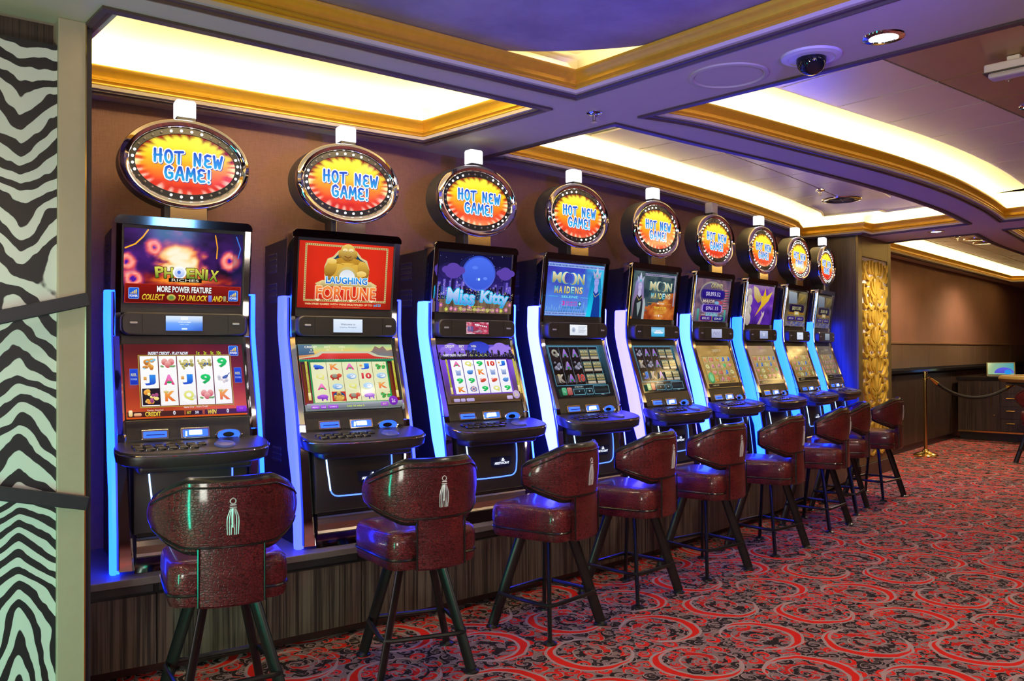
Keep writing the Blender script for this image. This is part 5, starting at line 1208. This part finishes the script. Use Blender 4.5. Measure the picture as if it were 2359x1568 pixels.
def thing_part_ring(t):
    rg = MB(); cxr, czr = .182, 1.100; n = 28
    f = lambda q, d: [(cxr + .066 * q * cos(2 * pi * k / n), py(1.1) + d + .0 * k, czr + .030 * q * sin(2 * pi * k / n) + .004) for k in range(n)]
    o = rg.loft([f(1.0, .0), f(1.0, -.016), f(.94, -.020), f(.86, -.016), f(.84, .0)], True, False).build('ticket_cup', M['gold_chrome'], t, smooth=True)
    MB().loft([f(.85, -.004), f(.5, -.001), f(.05, .0)], True, True).build('cup_glow', M['blue_lens'], o, smooth=True)
    MB().loft([[(x, y - .004, z) for x, y, z in f(.42, -.004)], f(.42, .0)], True, True).build('cup_mouth', M['black'], o, smooth=True)
    return o

LABELS = ['black slot machine whose upper screen shows a fiery purple phoenix, beside the zebra column', 'black slot machine whose red upper screen shows a golden laughing figure', 'black slot machine whose upper screen shows a purple night city',
          'black slot machine whose blue upper screen has a blue-robed woman on the right', 'black slot machine whose upper screen has a woman at left and orange swirls', 'black slot machine with two jackpot plaques and an unlit grey lamp on top',
          'black slot machine with a yellow bolt on its purple upper screen', 'black slot machine with dim grey upper screen, second from the gold pillar', 'black slot machine nearest the gold pillar, last of the row']
TOPS = [top1(), top2(), top3(), top4(), top5(), top6(), top7(), top8('$8,913.82'), top8('$8,881.40', .5, 17)]
MAINS = [main1(), main2(), main3(), main4(False), main4(True), main_dim(51, ['#8a6a30', '#c8a058', '#9a7a40'], .85, True), main_dim(52, ['#a06a98', '#c09a80', '#a89868'], .75, False), main_dim(53, ['#9a7a48', '#b89a68', '#8a7a50'], .7, False), main_dim(54, ['#7a6a50', '#9a8a68', '#6a6450'], .5, False)]  # last four: lighter, raised colours also paint in the warm cove reflection
STR = ['cyan', 'peri', 'ice', 'white', 'violet', 'ice', 'cyan', 'cyan', 'cyan']
proto = make_machine()
MACH = [proto] + [copy_tree(proto) for _ in POSE[1:]]
TILT_T = -atan2(.058 - .0125, 2.131 - 1.762)
for i, (m, (x, y, th)) in enumerate(zip(MACH, POSE)):
    m.location = (x, y, 0); m.rotation_euler = (0, 0, th); m['label'] = LABELS[i]
    put_art(TOPS[i], 'upper_picture', m, (0, py((1.762 + 2.131) / 2) - .0012, (1.762 + 2.131) / 2), atan2(py(2.131) - py(1.762), .369) * -1)
    put_art(MAINS[i], 'main_picture', m, (0, (-.0725 + .0475) / 2 - .0012, (1.197 + 1.558) / 2), -atan2(.120, .361))
    put_art(info(i), 'info_display', m, (-.010, -.0065, 1.663))
    for ch in kids(m):
        if ch.name.startswith('light_strip'): ch.material_slots[0].link = 'OBJECT'; ch.material_slots[0].material = STRIP[STR[i]]
        if ch.name.startswith('strip_edge'):
            ch.material_slots[0].link = 'OBJECT'; ch.material_slots[0].material = STRIP['cyan' if i == 8 else 'line']
        if ch.name.startswith('candle') and i == 5 and 'collar' not in ch.name: ch.material_slots[0].link = 'OBJECT'; ch.material_slots[0].material = M['candle_off']
        if ch.name.startswith('sign_housing'):
            for b in kids(ch):
                if b.name.startswith('bulb') and 'k' in b:
                    ph = [0, 0, 4, 2, 2, 5, 5, 99, 99][i]
                    b.material_slots[0].material = M['bulb_on'] if ph == 99 or ((b['k'] + ph) % 8) < 4 else M['bulb_off']
                    del b['k']
# ------------------------------------------------------------------ casino stools
def make_stool():
    t = thing('casino_stool', '', 'stool', (0, 0, 0), 0, 'stools in front of the slot machines')
    for sx in (-1, 1):
        for sy in (-1, 1):
            lg = MB().tube([(sx * .095, sy * .095, .515), (sx * .155, sy * .150, .27), (sx * .217, sy * .207, .012)], (.012, .029), 12, up=(sx, sy, 0)).build('leg', M['leg'], t, smooth=True)
            MB().lathe([(.001, .018), (.020, .018), (.028, .012), (.037, .008), (.038, 0), (.001, 0)], 16, 0, Matrix.Translation((sx * .217, sy * .207, 0))).build('foot_glide', M['leg'], lg, smooth=True)
    c = .203; k = .045; P = []
    for ax_, ay_ in ((1, 1), (-1, 1), (-1, -1), (1, -1)):
        a = (ax_ * c, ay_ * (c - .01 - k), .185); b = (ax_ * (c - k), ay_ * (c - .01), .185)
        P += [a, (ax_ * (c - .012), ay_ * (c - .022), .185), b] if ax_ * ay_ > 0 else [b, (ax_ * (c - .012), ay_ * (c - .022), .185), a]
    MB().tube(P, .0115, 8, True).build('foot_ring', M['leg'], t, smooth=True)
    MB().lathe([(.001, .50), (.13, .50), (.13, .518), (.001, .518)], 24).build('swivel_plate', M['leg'], t, smooth=True)
    def box(q, z): return [(x, y, z) for x, y in rr(-.232 * q, .232 * q, -.225 * q, .235 * q, .075 * q, 5)]
    MB().loft([box(.86, .513), box(.97, .518), box(1.005, .545), box(1.0, .563)]).build('seat_base', M['leather'], t, smooth=True)
    s_ = MB().loft([box(.99, .566), box(1.015, .60), box(1.01, .645), box(.985, .672), box(.93, .686), box(.75, .693), box(.3, .697)]).build('seat', M['leather'], t, smooth=True)
    MB().tube(box(1.003, .565)[::1], .0065, 6, True).build('seat_piping', M['piping'], s_, smooth=True)
    # curved back shell
    def arc(a, rad, z): k_ = 1 + (z - .87) * .16; return (rad[0] * sin(a) * k_, -.012 - rad[1] * cos(a) * k_, z)
    RO, RI = (.292, .262), (.250, .220)
    def top(a):
        a = abs(a); return 1.005 if a < .62 else 1.005 - (a - .62) * .112 - max(0, a - 1.45) ** 2 * 1.9
    def bot(a):
        a = abs(a); return .738 if a < .66 else .738 + (a - .66) * .098 + max(0, a - 1.45) ** 2 * 1.6
    AM = 1.48; NA = 34; A_ = [-AM + 2 * AM * i / NA for i in range(NA + 1)]
    R = []
    for a in A_:
        zt, zb = top(a), bot(a); ring = []
        for k_ in range(7): f = k_ / 6; z = zb + (zt - zb) * f; b_ = .010 * sin(pi * f); ring.append(arc(a, (RO[0] + b_, RO[1] + b_), z))
        for k_ in range(7): f = 1 - k_ / 6; z = zb + (zt - zb) * f; b_ = .010 * sin(pi * f); ring.append(arc(a, (RI[0] - b_, RI[1] - b_), z))
        R.append(ring)
    bk = MB().loft(R).build('backrest', M['leather'], t, smooth=True)
    RM = ((RO[0] + RI[0]) / 2, (RO[1] + RI[1]) / 2)
    rim = [arc(a, RM, top(a)) for a in A_] + [arc(a, RM, bot(a)) for a in reversed(A_)]
    rd = [(.024, .017)] * len(A_) + [(.023, .010)] * len(A_)
    MB().tube(rim, rd, 8, True).build('back_edging', M['piping'], bk, smooth=True)
    for fn, d in ((top, -.018), (bot, .014)):
        MB().tube([arc(a, (RO[0] + .004, RO[1] + .004), fn(a) + d) for a in A_[2:-2]], .0045, 6).build('back_piping', M['piping'], bk, smooth=True)
    # strap that joins back and seat
    R = []
    for z, o_ in ((.515, .004), (.525, .014), (.60, .014), (.68, .010), (.765, .004)):
        ring = []
        for k_ in range(9): a = -.46 + .92 * k_ / 8; ring.append((.285 * sin(a) * .98, -.018 - (.232 + o_) * cos(a) * .995 - .016, z))
        for k_ in range(9): a = .46 - .92 * k_ / 8; ring.append((.26 * sin(a), -.010 - (.205 + o_) * cos(a) - .016, z))
        R.append(ring)
    st = MB().loft(R).build('back_strap', M['leather'], t, smooth=True)
    for sg in (-1, 1): MB().tube([(sg * .1265, -.262 + .018 * 0 + .006, z) for z in (.522, .60, .68, .75)], .0042, 6).build('strap_piping', M['piping'], st, smooth=True)
    # silver tassel emblem
    def on(x, z): a = x / .28; f = (z - .738) / .267; b_ = .010 * sin(pi * f) + .0016; return arc(a, (RO[0] + b_, RO[1] + b_), z)
    def line(pts, w_): return MB().tube([on(x, z) for x, z in catmull(pts, 4)], w_, 5)
    em = line([(.0, .945), (.009, .938), (.009, .928), (0, .922), (-.009, .928), (-.009, .938), (0, .945)], .0024).build('emblem', M['silver'], bk, smooth=True)
    for pts, w_ in (([(-.011, .918), (.011, .918)], .0034), ([(-.012, .908), (.012, .908)], .003), ([(0, .905), (-.001, .87), (0, .83)], .0062)) + tuple(([(x * .45, .903), (x, .872), (x * 1.1, .845), (x * 1.0, .797 + abs(x) * .2)], .0026) for x in (-.019, -.0115, .0115, .019)) + tuple(([(x, .84), (x * 1.1, .80)], .0022) for x in (-.005, .005)):
        line(pts, w_).build('emblem', M['silver'], bk, smooth=True)
    return t
STOOLS = [(-1.225, 3.60, .56, .46), (-.475, 4.157, .36, .60), (.188, 4.714, .82, .98), (.741, 5.330, .80, 1.02), (1.335, 5.925, .64, .86), (1.96, 6.56, .71, 1.0), (2.63, 7.377, .83, 1.15), (3.11, 8.10, .97, 1.28), (3.75, 8.82, .69, 1.02), (6.95, 11.15, .2, -.5)]
SL = ['burgundy leather casino stool nearest the viewer, facing the fiery phoenix machine', 'burgundy leather stool facing the red laughing figure machine', 'burgundy leather stool turned sideways at the purple night city machine',
      'burgundy leather stool turned sideways at the blue robed woman machine', 'burgundy leather stool at the orange swirl machine, fifth from the zebra column', 'burgundy leather stool at the two jackpot plaques machine, sixth from the zebra column',
      'burgundy leather stool seen nearly side on, third from the gold pillar', 'burgundy leather stool half hidden between its neighbours, second from the gold pillar', 'burgundy leather stool standing in front of the gold pillar', 'dark leather stool cut off by the right edge, by the gaming table']
sp = make_stool()
for i, (x, y, a, b) in enumerate(STOOLS):
    o = sp if i == 0 else copy_tree(sp)
    o.location = (x, y, 0); o.rotation_euler = (0, 0, a); o['label'] = SL[i]
    for ch in kids(o):
        if ch.name.split('.')[0] in ('seat_base', 'seat', 'backrest', 'back_strap', 'swivel_plate'): ch.rotation_euler = (0, 0, b - a)
    if i == 9: o['group'] = 'stools at the gaming table'

# ------------------------------------------------------------------ far corner: stanchion, rope, cabinet, laptop, gaming table
t = thing('stanchion', 'polished brass rope stanchion with round base on the carpet', 'stanchion', (5.89, 12.11, 0))
MB().lathe([(.001, 0), (.165, 0), (.165, .015), (.15, .03), (.12, .045), (.07, .06), (.045, .075), (.035, .10), (.001, .10)], 36).build('base', M['brass'], t, smooth=True)
MB().lathe([(.024, .09), (.024, 1.12), (.001, 1.12)], 20).build('pole', M['brass'], t, smooth=True)
MB().lathe([(.024, 1.08), (.04, 1.085), (.04, 1.10), (.026, 1.105), (.026, 1.17), (.032, 1.175), (.032, 1.20), (.001, 1.21)], 20).build('cap', M['brass'], t, smooth=True)
MB().tube([(.03, -.012, 1.11), (.055, -.01, 1.125), (.07, -.005, 1.115), (.072, 0, 1.10)], .006, 6).build('hook', M['brass'], t, smooth=True)
t = thing('velvet_rope', 'black velvet rope sagging from the brass stanchion to the gaming table', 'rope', (5.97, 12.11, 0))
ra = Vector((.015, 0.02, 1.10)); rb = Vector((1.365, .36, .985)); pts = []
for k in range(15): f = k / 14; p = ra.lerp(rb, f); p.z -= .24 * 4 * f * (1 - f) * (1 - .12 * f); pts.append(tuple(p))
MB().tube(pts[1:-1], .024, 8).build('rope', M['velvet'], t, smooth=True)
MB().tube(pts[:2], [.014, .028], 10).build('end_ferrule', M['brass'], t, smooth=True)
MB().tube(pts[-2:], [.028, .014], 10).build('end_ferrule', M['brass'], t, smooth=True)
cab = thing('drawer_cabinet', 'dark wood cabinet with bar handles against the far wall', 'cabinet', (*onE(4.66, 0), 0), atan2(-.668, .744))
# local: x out from the wall, y along the wall (away)
MB().box(.17, 1.75, .02, .55, .14, 1.0).build('carcass', M['ebony'], cab)
MB().box(.15, 1.78, -.01, .56, 1.0, 1.055).build('top', plain('black_gloss_top', (.012, .010, .010, 1), .2), cab, bevel=.005)
MB().box(.19, 1.75, .06, .55, 0, .14).build('plinth', M['black'], cab)
MB().box(.17, 1.75, .0, .03, .135, .16).build('gold_strip', M['brass'], cab)
for k, (x0, x1) in enumerate(((.43, .80), (1.25, 1.72))):
    d = MB().box(x0, x1, 0, .02, .17, .99).build('door', M['ebony'], cab, bevel=.002)
    MB().tube([(x0 + .25, -.002, .58), (x0 + .25, -.025, .60), (x0 + .25, -.025, .86), (x0 + .25, -.002, .88)], .006, 6).build('handle', M['brass'], d, smooth=True)
    MB().lathe([(.001, .02), (.012, .018), (.014, .01), (.006, 0), (.001, 0)], 12, 0, Matrix.Translation((x0 + .29, 0, .43)) @ Matrix.Rotation(pi / 2, 4, 'X')).build('knob', M['brass'], d, smooth=True)
for k in range(4):
    d = MB().box(.81, 1.24, 0, .02, .17 + k * .205, .17 + k * .205 + .198).build('drawer', M['ebony'], cab, bevel=.002)
    MB().tube([(.90, -.002, .30 + k * .205), (.90, -.02, .30 + k * .205), (1.02, -.02, .30 + k * .205), (1.02, -.002, .30 + k * .205)], .006, 6).build('handle', M['brass'], d, smooth=True)
lp = thing('laptop', 'open laptop with a glowing blue screen on the dark cabinet', 'laptop', tuple(Vector((*onE(4.66, 0), 1.055)) + Vector((.744, -.668, 0)) * .80 + Vector((.668, .744, 0)) * .16), atan2(-.668, .744) + .28)
MB().box(-.21, .21, -.12, .14, 0, .016).build('base', M['charcoal'], lp, bevel=.004)
MB().box(-.19, .19, -.08, .08, .016, .0185).build('keyboard', M['black'], lp)
tl = radians(18); Mx = Matrix.Translation((0, .14, .016)) @ Matrix.Rotation(-tl, 4, 'X')
MB().box(-.21, .21, 0, .010, 0, .235, 0, Mx).build('lid', plain('olive_laptop_bezel', (.20, .19, .06, 1), .4), lp, bevel=.003)
a = Art(.38, .205); a.grid(lambda x, y: lerp(cc('#9ab88a'), cc('#3a9aa8'), .5 + x * .5), nx=8, ny=4); a.ell(.25, -.75, .75, 1.0, '#4a48c8', '#5a5ae0', n=30, t0=0, t1=180); a.ell(.55, -.55, .28, .42, '#1890e0'); a.rect(-1, -1, 1, -.94, '#1a2a2a')
put_art(a, 'laptop_screen', lp, tuple(Mx @ Vector((0, -.0008, .122))), -tl)
t = thing('gaming_table', 'gaming table with a tan padded rail at the right edge', 'table', (8.17, 12.62, 0))
MB().tube([(.80 * cos(k * pi / 24), .62 * sin(k * pi / 24), 1.075) for k in range(48)], (.065, .05), 10, True).build('padded_rail', M['yellow_leather'], t, smooth=True)
MB().loft([[(.76 * cos(k * pi / 24), .58 * sin(k * pi / 24), z) for k in range(48)] for z in (1.0, 1.05)]).build('table_top', plain('dark_green_felt', (.02, .06, .04, 1), .9), t, smooth=True)
MB().loft([[(q * .62 * cos(k * pi / 24), q * .45 * sin(k * pi / 24), z) for k in range(48)] for z, q in ((0, .8), (.08, .8), (.10, .7), (.9, .7), (1.0, 1.1))]).build('pedestal', M['ebony'], t, smooth=True)
MB().tube([(-.775, -.10, .985), (-.80, -.12, .975), (-.83, -.14, .985)], .008, 6).build('rope_eye', M['brass'], t, smooth=True)
